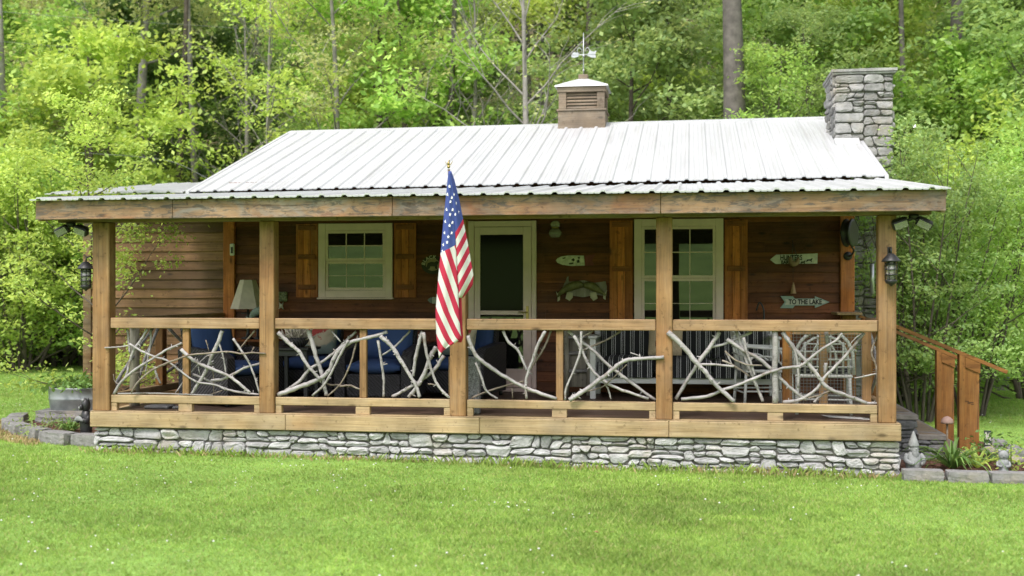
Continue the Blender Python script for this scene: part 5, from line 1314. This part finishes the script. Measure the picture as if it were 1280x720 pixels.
def handrail(Y, label, r0, r1, px_):
    t = thing('stair_handrail', label, 'handrail', (px_[0], Y, -.48), 0, 'wooden handrails beside the porch steps')
    a, b_ = Vector(r0), Vector(r1); d = (b_-a).normalized(); up = Vector((-d.z, 0, d.x))
    g = MB(); q = []
    for p in (a, b_):
        for s1, s2 in ((-.05, 0), (.05, 0), (.05, .038), (-.05, .038)): q.append(p+Vector((0, s1, 0))+up*s2)
    g.add(q, [(0,1,2,3),(7,6,5,4),(0,1,5,4),(1,2,6,5),(2,3,7,6),(3,0,4,7)]); g.build('sloping_rail', M['cedarx'], t)
    zt = lambda x: a.z+(x-a.x)*(b_.z-a.z)/(b_.x-a.x)-.002
    g = MB()
    x0, x1 = px_
    g.prism([(x0, -.5), (x0+.055, -.5), (x0+.055, zt(x0+.055)), (x0, zt(x0))], Y-.055, Y+.055); g.prism([(x0+.057, -.5), (x1, -.5), (x1, zt(x1)), (x0+.057, zt(x0+.057))], Y-.035, Y+.035); g.build('stair_post', M['cedar'], t)
    g = MB(); g.prism([(x0+.06, zt(x0+.06)-.11), (x1+.008, zt(x1+.008)-.11), (x1+.008, zt(x1+.008)-.002), (x0+.06, zt(x0+.06)-.002)], Y-.052, Y-.036); g.build('cleat', M['cedarx'], t)
    if Y < 2:
        g = MB(); c_ = at(1212, 503, Y-.04)
        for k, (dx, dz, w2) in enumerate(((-.03, .012, .05), (.01, .0, .06), (-.005, -.012, .03), (.03, -.018, .03))): g.box(c_.x+dx-w2/2, c_.x+dx+w2/2, Y-.0375, Y-.0355, c_.z+dz-.003, c_.z+dz+.003)
        g.build('burnt_mark', M['darkwood'], t)
handrail(1.33, 'nearer orange cedar handrail with a wide post beside the porch steps', (8.19, 1.33, .975), at(1257, 467, 1.33), (9.033, 9.237))
handrail(2.95, 'farther orange cedar handrail with a wide post behind the porch steps', (8.22, 2.95, .97), at(1199, 450, 2.95)+Vector((.1, 0, -.045)), (9.12, 9.322))
# gnome
M['cast'] = stone('pale_cast_stone', (.15,.16,.16), (.24,.25,.25), (.31,.32,.32), iv=.0, scale=14, b_=.4)
x, y = 8.375, .22; z = th(x, y)+.02
t = thing('garden_gnome', 'weathered pale grey stone gnome with a pointed hat beside the steps', 'gnome', (x, y, z), R(18)); t.scale = (.8, .85, .95)
g = MB()
g.lathe([(.075, .0), (.095, .04), (.10, .10), (.085, .17), (.06, .205), (.045, .215)], (0, 0, 0), 18, 1, .8)
for s in (-1, 1): g.ball((s*.045, -.05, .015), .04, 10, 6, (1, 1.4, .7)); g.tube(cat([(s*.085, .0, .18), (s*.12, -.03, .13), (s*.07, -.085, .10)], 4), [.03, .03, .029, .028, .027, .026, .025, .024, .024], 10); g.ball((s*.06, -.085, .10), .024, 10, 6)
g.ball((0, -.01, .245), .055, 14, 10); g.ball((0, -.066, .245), .013, 8, 6); g.ball((0, -.045, .195), .045, 12, 8, (1, .7, 1.35)); g.tube([(-.03, -.06, .226), (0, -.066, .23), (.03, -.06, .226)], .009, 6)
for s in (-1, 1): g.ball((s*.02, -.056, .257), .006, 6, 4); g.ball((s*.055, -.005, .245), .014, 8, 5)
g.build('gnome_body', M['cast'], t, True)
g = MB(); g.lathe([(.066, .265), (.064, .285), (.045, .335), (.022, .39), (.004, .425)], (0, .0, 0), 16); g.build('pointed_hat', M['cast'], t, True)
# pale figurine on the edging
x, y = 9.19, .12; z = th(x, y)+.03
t = thing('garden_statue', 'small pale figurine on a round base among the lily leaves', 'statue', (x, y, z), R(-10))
g = MB(); g.lathe([(.065, 0), (.065, .03), (.045, .045), (.04, .08), (.052, .12), (.045, .15), (.03, .16)], (0, 0, 0), 16); g.ball((0, 0, .195), .048, 14, 10); g.ball((0, -.046, .19), .010, 8, 5)
for s in (-1, 1): g.ball((s*.018, -.042, .205), .006, 6, 4); g.tube(cat([(s*.05, 0, .13), (s*.055, -.03, .10), (s*.015, -.05, .09)], 3), .013, 7); g.ball((s*.035, .0, .238), .014, 8, 5)
g.build('statue_body', M['cast'], t, True)
def mushroom(label, x, y, zt, rc, rs, mat_, base=None):
    z = th(x, y) if base is None else base
    t = thing('mushroom_ornament', label, 'garden ornament', (x, y, z), 0, 'mushroom garden ornaments'); h_ = zt-z
    g = MB(); g.lathe([(rs*1.5, 0), (rs, .02), (rs*.8, h_*.5), (rs*.9, h_-.03)], (0, 0, 0), 12); g.build('mushroom_stem', M['cast'] if rs > .02 else M['cupola'], t, True)
    g = MB(); g.lathe([(rs*.8, h_-.035), (rc*.9, h_-.045), (rc, h_-.03), (rc*.85, h_+.0), (rc*.5, h_+.022), (.004, h_+.032)], (0, 0, 0), 18); g.build('mushroom_cap', mat_, t, True)
pk = plain('faded_pink_cap', (.30,.19,.16), .7, var=.15); gy = plain('grey_brown_cap', (.23,.20,.18), .8, var=.3, nscale=20)
p = at(1184, 524, 1.0); mushroom('thin stemmed pink capped mushroom between the stair posts', p.x, 1.0, p.z, .065, .012, pk)
p = at(1268, 571, .95); mushroom('grey capped stone mushroom at the lawn edge of the bed', p.x, .95, p.z-.01, .10, .055, gy)
p = at(1237, 560, 1.35); mushroom('low dark capped stone mushroom under the small garden sign', p.x, 1.35, p.z-.01, .095, .06, gy)
# little garden sign
a, b_ = at(1230, 538, 1.6), at(1239, 560, 1.6)
t = thing('garden_sign', 'small dark green garden sign with a pale picture on a stake', 'sign', (a.x+.04, 1.6, th(a.x, 1.6)))
g = MB(); g.box(a.x, b_.x, 1.59, 1.605, b_.z, a.z, .002); g.tube([((a.x+b_.x)/2, 1.61, b_.z+.05), ((a.x+b_.x)/2, 1.61, th(a.x, 1.6)-.02)], .008, 6); sg = g.build('sign_panel', plain('dark_green_paint', (.03,.05,.035), .6), t)
g = MB(); w2 = b_.x-a.x; h2 = a.z-b_.z
g.prism([(a.x+.1*w2, b_.z+.42*h2), (a.x+.3*w2, b_.z+.6*h2), (a.x+.35*w2, b_.z+.42*h2), (a.x+.6*w2, b_.z+.55*h2), (a.x+.9*w2, b_.z+.4*h2), (a.x+.9*w2, b_.z+.9*h2), (a.x+.55*w2, b_.z+.85*h2), (a.x+.5*w2, b_.z+.7*h2), (a.x+.3*w2, b_.z+.92*h2), (a.x+.1*w2, b_.z+.9*h2)], 1.586, 1.5895)
g.box(a.x+.12*w2, b_.x-.12*w2, 1.587, 1.5895, b_.z+.2*h2, b_.z+.27*h2); g.build('pale_picture', M['signwhite'], sg)
# plants
def straps(name, label, x, y, n, L, seed, mat_='leaf_garden', w_=.012):
    t = thing(name, label, 'plant', (x, y, th(x, y)+.03)); rr = random.Random(seed); g = MB()
    for k in range(n):
        a = rr.uniform(0, 6.28); l = L*rr.uniform(.6, 1.1); el = rr.uniform(.65, 1.35); pts = []
        for i in range(8):
            s = i/7; r_ = l*s*math.cos(el)*(1+.4*s); zz = l*(s*math.sin(el)-.75*s*s*s*rr.uniform(.6, .9)*1.0)
            pts.append(Vector((r_*math.cos(a), r_*math.sin(a), max(zz, -.0))))
        sd = Vector((-math.sin(a), math.cos(a), 0)); vs = []
        for i, p in enumerate(pts):
            ww = w_*(1-(i/7)**2)*(.6+.8*min(1, i/2))+.0008; vs += [p-sd*ww, p+Vector((0, 0, -ww*.5)), p+sd*ww]
        g.add(vs, [(i*3+j, i*3+j+1, i*3+j+4, i*3+j+3) for i in range(7) for j in (0, 1)], True)
    g.build('leaves', M[mat_], t, True, fixn=False)
straps('lily_plant', 'arching strap leaved lily clump at the foot of the steps', 8.78, .40, 60, .58, 3)
straps('lily_plant', 'looser strap leaved clump below the wide stair post', 9.05, .55, 26, .50, 8, 'leaf_yel')
straps('iris_plant', 'upright strap leaves beside the small bear statue', -.95, 1.05, 34, .42, 5, 'leaf_garden', .011)
def leafy(name, label, x, y, z, r_, h_, n, lf, seed, mat_):
    t = thing(name, label, 'plant', (x, y, z)); rr = np.random.default_rng(seed)
    c = rr.normal(0, 1, (n, 3))*np.array([r_*.45, r_*.45, h_*.28])+np.array([0, 0, h_*.5]); c[:, 2] = np.abs(c[:, 2])
    V, F = leafarr(c, rr, lf); me = bpy.data.meshes.new('leaves'); me.from_pydata(V.tolist(), [], F.tolist()); me.materials.append(M[mat_])
    o = bpy.data.objects.new('leaves', me); COL.objects.link(o); o.parent = t
    g = MB()
    for k in range(7): p = c[k*3]; g.tube([(p[0]*.2, p[1]*.2, -.02), (p[0]*.7, p[1]*.7, p[2]*.6), tuple(p)], .004, 5)
    g.build('stem', M['leaf_dark'], t, True)
def leafarr(c, rr, lf, up=.55, wr=.55, flat=None):
    n = len(c); nv = rr.normal(0, 1, (n, 3)); nv[:, 2] = np.abs(nv[:, 2])*.6+up*1.4; nv /= np.linalg.norm(nv, axis=1)[:, None]
    t = rr.normal(0, 1, (n, 3)); t -= nv*np.sum(t*nv, 1)[:, None]; t /= np.linalg.norm(t, axis=1)[:, None]+1e-9
    b_ = np.cross(nv, t); L = lf*rr.uniform(.6, 1.3, n)[:, None]
    V = np.empty((n, 4, 3)); V[:, 0] = c-t*L*.5; V[:, 1] = c+b_*L*wr*.5+t*L*.05-nv*L*.06; V[:, 2] = c+t*L*.5-nv*L*.10; V[:, 3] = c-b_*L*wr*.5+t*L*.05-nv*L*.06
    return V.reshape(-1, 3), np.arange(n*4).reshape(n, 4)
# galvanized tub on a stone, with plants
tc = Vector((-1.53, 2.3, th(-1.5, 2.2)))
sb = block(tc.x-.05, tc.y, .1, '', L=.78, W=.62, H=.20, seed=41); sb.name = 'stone_plinth'; tag(sb, 'flat grey stone slab under the galvanized tub', 'stone')
t = thing('tub_planter', 'oval galvanized metal tub planted with leafy greens', 'planter', (tc.x, tc.y, tc.z+.175), .1)
g = MB(); g.lathe([(.30, 0), (.315, .01), (.33, .14), (.337, .15), (.33, .16), (.34, .27), (.352, .285), (.34, .295), (.325, .285), (.31, .02)], (0, 0, 0), 36, 1.12, .85); g.build('tub', M['steel'], t, True)
g = MB(); g.lathe([(.0, .255), (.325, .25)], (0, 0, 0), 30, 1.12, .85); g.build('soil', M['mulch'], t, True)
leafy('lettuce_plant', 'leafy green plants filling the galvanized tub', tc.x, tc.y, tc.z+.42, .52, .18, 420, .085, 4, 'leaf_garden')
leafy('sprig_plant', 'small yellow green sprig beside the pale figurine', 9.32, .35, th(9.3, .3)+.02, .2, .28, 120, .05, 9, 'leaf_yel')
leafy('sprig_plant', 'low bushy sprig behind the lily leaves by the garden sign', 9.3, .95, th(9.3, 1)+.02, .35, .32, 200, .055, 10, 'leaf_garden')
leafy('silver_plant', 'low grey green plant in the bed below the tub', -1.15, .85, th(-1.1, .9)+.02, .45, .26, 330, .045, 12, 'leaf_cool')
# bear statue
x, y = -.52, .62; z = th(x, y)+.02
t = thing('bear_statue', 'small black bear statue standing upright with a pale fish beside the foundation', 'statue', (x, y, z), R(-30)); t.scale = (.95, .95, 1.4)
g = MB(); g.lathe([(.055, .03), (.075, .06), (.08, .13), (.065, .20), (.05, .235)], (0, 0, 0), 16, 1, .85)
for s in (-1, 1):
    g.tube(cat([(s*.04, 0, .07), (s*.048, -.015, .035), (s*.045, -.035, .012)], 3), [.036, .035, .034, .033, .032, .031, .03], 10); g.tube(cat([(s*.06, 0, .19), (s*.085, -.04, .16), (s*.055, -.085, .165)], 3), [.026, .026, .025, .024, .023, .022, .02], 9); g.ball((s*.036, .005, .325), .015, 8, 6)
g.ball((0, -.005, .28), .056, 14, 10); g.tube([(0, -.045, .27), (0, -.085, .262)], [.03, .02], 10)
g.build('bear_body', M['black'], t, True)
g = MB(); g.ball((0, -.09, .265), .012, 8, 5); g.tube(cat([(-.10, -.09, .16), (0, -.10, .18), (.08, -.09, .165)], 3), [.006, .014, .02, .022, .02, .015, .008], 8)
for s in (-1, 1): g.ball((s*.045, -.055, .008), .026, 8, 5, (1, 1, .6))
g.ball((0, -.045, .325), .022, 8, 5, (1.3, .6, .5)); g.build('pale_fish', M['cast'], t, True)
# ------------------------------------------------------------------ trees
def tree_proto(seed, H, Rr, base, tr, nl, nsub, nspray, per, lf, sprd, rise=.5, prof=1.0, lean=.06, limbr=.32, stems=1, flat=.42):
    """trunk and limbs as tubes; leaves as thousands of small faces in sprays round the twigs"""
    rg = random.Random(seed); rr = np.random.default_rng(seed); g = MB(); sprays = []
    for st in range(stems):
        if stems == 1: top = Vector((rg.uniform(-1, 1)*lean*H, rg.uniform(-1, 1)*lean*H, H*.95)); b0 = Vector((0, 0, -.35))
        else:
            a = 6.28*st/stems+rg.uniform(-.4, .4); top = Vector((math.cos(a)*Rr*rg.uniform(.2, .85), math.sin(a)*Rr*rg.uniform(.2, .85), H*rg.uniform(.7, .98))); b0 = Vector((math.cos(a)*.18*Rr*.4, math.sin(a)*.18*Rr*.4, -.2))
        ph = rg.uniform(0, 6); T = []
        for i in range(11):
            s = i/10; T.append(b0.lerp(top, s)+Vector((math.sin(s*5+ph), math.cos(s*4.2+ph*1.3), 0))*lean*.35*H*s*(1-s*.5))
        rad = [tr*((1-.86*i/10)+(.35 if i == 0 else 0)) for i in range(11)]
        g.tube(T, rad, 9 if stems == 1 else 6, cap=False)
        for li in range(nl):
            s = base+(.98-base)*((li+rg.random())/nl); i = min(9, int(s*10)); p = T[i].lerp(T[i+1], s*10-i)
            az = li*2.4+rg.uniform(-.5, .5)+st; q = (s-base)/(1-base)
            L = Rr*(1-q)**(.45*prof)*(.55+.45*min(1, q*3+.35))*rg.uniform(.7, 1.15)+.1*Rr
            el = rise*(.45+.9*q)+rg.uniform(-.15, .2); d = Vector((math.cos(az)*math.cos(el), math.sin(az)*math.cos(el), math.sin(el)))
            P = [p]; dd = d.copy()
            for k in range(5):
                dd = (dd+Vector((rg.uniform(-.22, .22), rg.uniform(-.22, .22), rg.uniform(-.12, .2)))).normalized(); P.append(P[-1]+dd*L/5)
            r0 = rad[i]*limbr+.004; g.tube(P, [r0*(1-.85*k/5) for k in range(6)], 5, cap=False)
            for sj in range(nsub):
                u = .25+.75*(sj+rg.random())/nsub; k = min(4, int(u*5)); p2 = P[k].lerp(P[k+1], u*5-k)
                l2 = L*rg.uniform(.25, .5)*(1.15-u*.4); d2 = (dd*.6+Vector((rg.uniform(-1, 1), rg.uniform(-1, 1), rg.uniform(-.35, .75)))).normalized()
                Q = [p2]
                for k2 in range(3): d2 = (d2+Vector((rg.uniform(-.3, .3), rg.uniform(-.3, .3), rg.uniform(-.25, .2)))).normalized(); Q.append(Q[-1]+d2*l2/3)
                g.tube(Q, [r0*.32, r0*.22, r0*.15, r0*.06], 4, cap=False)
                for k3 in range(nspray):
                    v_ = .25+.85*(k3+rg.random())/nspray; k4 = min(2, int(v_*3)); sprays.append(Q[k4].lerp(Q[k4+1], v_*3-k4))
    S = np.array([tuple(p) for p in sprays])
    if len(S) == 0 or per == 0: V, F = np.zeros((0, 3)), np.zeros((0, 4), int)
    else:
        sz = rr.uniform(.6, 1.3, len(S))
        c = np.repeat(S, per, 0)+rr.normal(0, 1, (len(S)*per, 3))*np.repeat(sz, per)[:, None]*np.array([sprd, sprd, sprd*flat])
        V, F = leafarr(c, rr, lf)
    cm = bpy.data.meshes.new('crown'); n = len(F)
    cm.vertices.add(len(V)); cm.vertices.foreach_set('co', V.reshape(-1).astype(np.float32)); cm.loops.add(n*4); cm.loops.foreach_set('vertex_index', F.reshape(-1).astype(np.int32))
    cm.polygons.add(n); cm.polygons.foreach_set('loop_start', (np.arange(n)*4).astype(np.int32)); cm.update(calc_edges=True); cm.validate(); cm.materials.append(M['leaf_mid'])
    tm = bpy.data.meshes.new('trunk'); tm.from_pydata(g.v, [], g.f); tm.polygons.foreach_set('use_smooth', [True]*len(g.f)); tm.materials.append(M['bark']); tm.update()
    return tm, cm
PROTO = {
 'pole': tree_proto(31, 17, 2.6, .62, .10, 12, 5, 3, 18, .15, .25, .6, lean=.03),
 'broad':  tree_proto(1, 9.5, 3.6, .22, .16, 20, 6, 4, 33, 0.164, .30),
 'dense':  tree_proto(2, 8.5, 3.2, .15, .14, 22, 6, 4, 39, 0.148, .27),
 'tall':  tree_proto(3, 15, 3.8, .36, .20, 22, 6, 4, 30, 0.179, .33),
 'airy':  tree_proto(4, 10, 3.3, .25, .11, 17, 6, 3, 22, 0.133, .21, .65),
 'round':  tree_proto(5, 6.5, 3.0, .10, .11, 20, 6, 4, 36, 0.140, .25, .45),
 'bush':  tree_proto(6, 4.2, 2.2, .05, .045, 7, 5, 3, 25, 0.101, .17, .7, stems=7),
 'lowbush':  tree_proto(12, 2.4, 1.7, .03, .03, 6, 5, 3, 25, 0.094, .14, .6, stems=7),
 'lilac':  tree_proto(7, 3.6, 1.25, .18, .022, 6, 4, 3, 22, 0.058, .11, .8, stems=12),
 'sapling':  tree_proto(8, 4.3, 1.35, .12, .035, 19, 6, 3, 22, 0.061, .095, .5, flat=.6),
 'bare':  tree_proto(9, 11, 3.4, .25, .12, 24, 8, 2, 2, .10, .2, .95, limbr=.34),
 'trunky':  tree_proto(10, 17, 4.2, .60, .30, 16, 6, 4, 30, 0.179, .34),
 'spring':  tree_proto(11, 11, 3.2, .24, .12, 20, 6, 4, 19, 0.101, .17, .6),
}
_first = {}
def tree(name, proto, px, Y, leaf, label, scale=1.0, rz=None, bark='bark', group=None, cat_='tree', sz=None, dz=0):
    p = at(px, 366, Y); loc = (p.x, Y, th(p.x, Y)-.05+dz)
    rz = random.uniform(0, 6.28) if rz is None else rz
    sc = (scale, scale, scale*(sz or random.uniform(.92, 1.08)))
    tm, cm = PROTO[proto]
    t = thing(name, label, cat_, loc, rz, group); t.scale = sc
    for nm, me, mt in (('trunk', tm, M[bark]), ('crown', cm, M[leaf])):
        o = bpy.data.objects.new(nm, me); COL.objects.link(o); o.parent = t
        o.material_slots[0].link = 'OBJECT'; o.material_slots[0].material = mt
    return t
random.seed(21)
# trees one can tell apart
tree('sapling_tree', 'sapling', 132, 2.3, 'leaf_yel', 'thin yellow green sapling growing beside the porch and over its eave', 1.0, 1.0, 'barkdark', sz=1.0)
tree('sapling_tree', 'bush', 70, 12.2, 'leaf_bright', 'bushy bright sapling at the lawn edge beyond the thin yellow one', 1.1, 2.2, 'barkdark')
tree('shrub', 'bush', 30, 10.8, 'leaf_yel', 'yellow green many stemmed shrub beyond the stone edged bed', 1.0, .4, 'barkdark', cat_='shrub')
tree('shrub', 'bush', -70, 11.0, 'leaf_bright', 'bright green shrub at the far edge of the lawn beyond the tub', 1.15, 2.4, 'barkdark', cat_='shrub')
tree('leafy_tree', 'round', 105, 12.5, 'leaf_yel', 'broad light yellow green tree rising behind the low wing roof', 1.12, .5, 'barkdark')
tree('leafy_tree', 'broad', 10, 14.5, 'leaf_bright', 'tall bright green tree over the shrubs at the lawn edge', 1.0, 1.7, 'bark')
tree('pale_trunk_tree', 'trunky', 174, 15.6, 'leaf_olive', 'tree with pale grey trunk showing above the yellow green tree', .72, .4, 'barkpale')
tree('bare_tree', 'bare', 651, 11.9, 'leaf_olive', 'nearly bare grey branched tree just beside the roof cupola', .9, 1.1, 'barkpale')
tree('budding_tree', 'bare', 300, 16.0, 'leaf_olive', 'thin budding tree with few leaves above the slanted roof edge', .85, 2.0, 'barkpale')
tree('slender_tree', 'spring', 417, 13.0, 'leaf_olive', 'slender pale trunked tree with sparse buds above the ridge', 1.0, .9, 'barkpale')
tree('thick_trunk_tree', 'trunky', 918, 11.9, 'leaf_bright', 'tree with thick dark trunk between the cupola and the stone chimney', 1.05, 2.5, 'bark')
tree('tall_trunk_tree', 'trunky', 1197, 16.0, 'leaf_mid', 'tall tree with bare upper trunk beyond the chimney', .95, 1.2, 'bark')
tree('leafy_tree', 'dense', 775, 14.0, 'leaf_cool', 'cool green leafy tree right behind the cupola and ridge', 1.0, .2, 'barkdark')
tree('leafy_tree', 'broad', 520, 15.0, 'leaf_bright', 'bright leafy tree behind the middle of the white ridge', 1.0, 1.3, 'barkdark')
tree('leafy_tree', 'dense', 1040, 14.8, 'leaf_mid', 'mid green leafy tree directly behind the stone chimney', 1.0, 2.3, 'barkdark')
tree('airy_tree', 'airy', 345, 13.5, 'leaf_yel', 'airy yellow green tree above the slope of the white roof', .88, .6, 'barkpale')
tree('leafy_tree', 'spring', 1010, 12.4, 'leaf_cool', 'young leafy tree beside the stone chimney, in front of the fuller tree', .72, 1.4, 'barkdark')
tree('bare_tree', 'bare', 585, 14.5, 'leaf_olive', 'twiggy pale tree over the middle of the ridge behind the flag', .9, 3.0, 'barkpale')
tree('airy_tree', 'airy', 955, 11.7, 'leaf_bright', 'small airy tree half covering the thick dark trunk above the ridge', .72, 2.2, 'barkdark')
tree('lilac_bush', 'lilac', 1148, 5.2, 'leaf_mid', 'twiggy brown stemmed shrub between the porch corner and the handrail', 1.08, .3, 'barkdark', cat_='shrub')
tree('lilac_bush', 'lilac', 1215, 6.4, 'leaf_bright', 'twiggy shrub with many stems behind the two handrail posts', 1.12, 1.9, 'barkdark', cat_='shrub')
tree('shrub', 'bush', 1290, 9.5, 'leaf_bright', 'light green shrub beyond the stair handrail near the lawn', .95, 1.1, 'barkdark', cat_='shrub')
tree('leafy_tree', 'round', 1230, 15.0, 'leaf_bright', 'rounded bright green tree over the small lawn beyond the steps', 1.05, 2.2, 'barkdark')
tree('leafy_tree', 'broad', 1330, 14.5, 'leaf_mid', 'broad mid green tree at the far side of the small lawn', .95, .7, 'bark')
t = tree('flowering_shrub', 'lowbush', 1140, 8.2, 'leaf_cool', 'white flowered shrub just beyond the stone chimney', 1.0, .4, 'barkdark', cat_='shrub', sz=1.45)
rr = np.random.default_rng(5); c = rr.normal(0, 1, (150, 3))*np.array([.55, .55, .5])+np.array([0, 0, 1.75]); V, F = leafarr(c, rr, .085, wr=.9)
me = bpy.data.meshes.new('blossom'); me.from_pydata(V.tolist(), [], F.tolist()); me.materials.append(M['white']); o = bpy.data.objects.new('blossom', me); COL.objects.link(o); o.parent = t
for px, Y, bk, lb in ((214, 14.8, 'barkdark', 'thin dark pole trunk above the low wing roof'), (255, 15.6, 'barkpale', 'thin pale pole trunk above the slanted roof edge'), (478, 15.2, 'barkdark', 'thin dark pole trunk behind the ridge, nearer the slender pale tree'), (548, 14.6, 'bark', 'thin grey pole trunk behind the ridge just above the flag tip'),
        (716, 15.5, 'barkdark', 'thin dark pole trunk partly behind the cupola roof'), (848, 15.0, 'barkdark', 'thin dark pole trunk next to the thick trunk'), (1136, 15.2, 'bark', 'thin grey pole trunk just past the chimney'), (20, 13.0, 'barkpale', 'thin pale pole trunk at the lawn edge far beyond the tub')):
    tree('pole_tree', 'pole', px, Y, random.choice(('leaf_mid', 'leaf_bright', 'leaf_olive')), lb, 1.0, None, bk)
# the wooded slope behind, trees that look alike share a label by kind
KL = {'leaf_mid': 'mid green leafy tree of the wooded slope behind the cabin', 'leaf_bright': 'bright green leafy tree of the wooded slope behind the cabin', 'leaf_yel': 'yellow green leafy tree of the wooded slope behind the cabin',
      'leaf_dark': 'deep green shaded tree of the wooded slope behind the cabin', 'leaf_cool': 'cool green leafy tree of the wooded slope behind the cabin', 'leaf_olive': 'olive budding tree of the wooded slope behind the cabin'}
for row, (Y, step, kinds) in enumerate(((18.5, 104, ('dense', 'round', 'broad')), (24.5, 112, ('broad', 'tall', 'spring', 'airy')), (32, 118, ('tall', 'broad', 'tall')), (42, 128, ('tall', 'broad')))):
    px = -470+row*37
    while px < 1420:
        lf = random.choice(('leaf_mid', 'leaf_bright', 'leaf_yel', 'leaf_mid', 'leaf_bright', 'leaf_cool', 'leaf_olive', 'leaf_dark') if row < 2 else ('leaf_mid', 'leaf_yel', 'leaf_olive', 'leaf_dark', 'leaf_dark', 'leaf_mid'))  # back rows lean to dark leaves, shaded depth by colour
        if row == 0 and 60 < px < 330: lf = 'leaf_dark'  # dark leaves paint the shaded gap above the wing roof
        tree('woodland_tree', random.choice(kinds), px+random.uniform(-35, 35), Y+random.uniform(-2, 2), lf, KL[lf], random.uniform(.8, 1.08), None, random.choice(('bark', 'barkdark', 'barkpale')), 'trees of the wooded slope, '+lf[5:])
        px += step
for k, (px, Y) in enumerate([(-120, 13), (-40, 13.8), (30, 13.2), (95, 13.8), (160, 13.4), (1120, 13.6), (1180, 13.2), (1255, 14.0), (1320, 13.4), (1390, 14.2), (230, 14), (300, 14.4), (380, 14.2), (1050, 14), (700, 14), (620, 14.2), (460, 14)]):
    tree('woodland_shrub', 'lowbush' if k % 3 else 'bush', px, Y, ('leaf_mid', 'leaf_bright', 'leaf_yel', 'leaf_dark')[k % 4 if k > 4 else 1+k % 2], 'leafy shrub at the foot of the wooded slope', random.uniform(.9, 1.25), None, 'barkdark', 'shrubs at the foot of the wooded slope', 'shrub')
# undergrowth: one mass of low leaves over the slope
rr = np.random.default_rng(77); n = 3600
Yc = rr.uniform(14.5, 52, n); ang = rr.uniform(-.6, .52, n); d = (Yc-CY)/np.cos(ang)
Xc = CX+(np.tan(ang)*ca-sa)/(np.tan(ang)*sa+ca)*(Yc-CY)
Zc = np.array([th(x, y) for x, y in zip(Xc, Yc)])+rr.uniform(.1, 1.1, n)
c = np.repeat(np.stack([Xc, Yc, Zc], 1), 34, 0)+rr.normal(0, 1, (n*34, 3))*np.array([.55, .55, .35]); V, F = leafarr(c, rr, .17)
me = bpy.data.meshes.new('undergrowth'); me.from_pydata(V.tolist(), [], F.tolist()); me.materials.append(M['leaf_dark']); me.validate()  # dark leaf colour stands in for shade under the trees
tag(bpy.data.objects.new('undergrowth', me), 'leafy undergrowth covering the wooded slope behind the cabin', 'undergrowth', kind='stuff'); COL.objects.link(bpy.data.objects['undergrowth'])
# a tree line far behind the camera, seen only in the window panes
for k, (x, y) in enumerate([(-30, -78), (-14, -84), (2, -80), (16, -86), (30, -79), (44, -84)]):
    tm, cm = PROTO['broad']; t = thing('meadow_tree', 'leafy tree on the meadow hill facing the cabin', 'tree', (x, y, th(x, y)-.1), k, 'trees on the meadow hill facing the cabin'); t.scale = (1.2,)*3
    for nm, me_ in (('trunk', tm), ('crown', cm)): o = bpy.data.objects.new(nm, me_); COL.objects.link(o); o.parent = t
# overhead wires
def wire(pts, Y0, Y1, label):
    n = len(pts)-1; g = MB(); P = cat([at(x, y, Y0+(Y1-Y0)*i/n) for i, (x, y) in enumerate(pts)], 6); g.tube(P, .0042, 5); tag(g.build('overhead_wire', plain('grey_cable', (.20,.21,.21), .6)), label, 'wire')
wire([(-80, 8), (83, 21), (233, 31), (400, 41), (640, 50), (800, 53), (1000, 55)], 11.2, 21, 'upper overhead wire crossing in front of the trees')
wire([(-80, 45), (110, 61), (220, 69), (390, 79), (640, 92), (800, 93), (1000, 94)], 11.2, 21, 'lower overhead wire crossing in front of the trees')
wire([(90, 190), (206, 200), (262, 224), (300, 235)], 11.8, 11.4, 'short low wire running to the back of the cabin roof')
# concrete block on the far lawn
x, y = 11.9, 11.4; z = th(x, y)
g = MB(); g.box(x-.12, x+.14, y-.2, y+.2, z-.02, z+.22, .02); g.box(x-.16, x+.18, y-.24, y+.24, z+.221, z+.255, .01)
tag(g.build('concrete_block', M['block']), 'grey concrete block standing at the far edge of the small lawn', 'block')
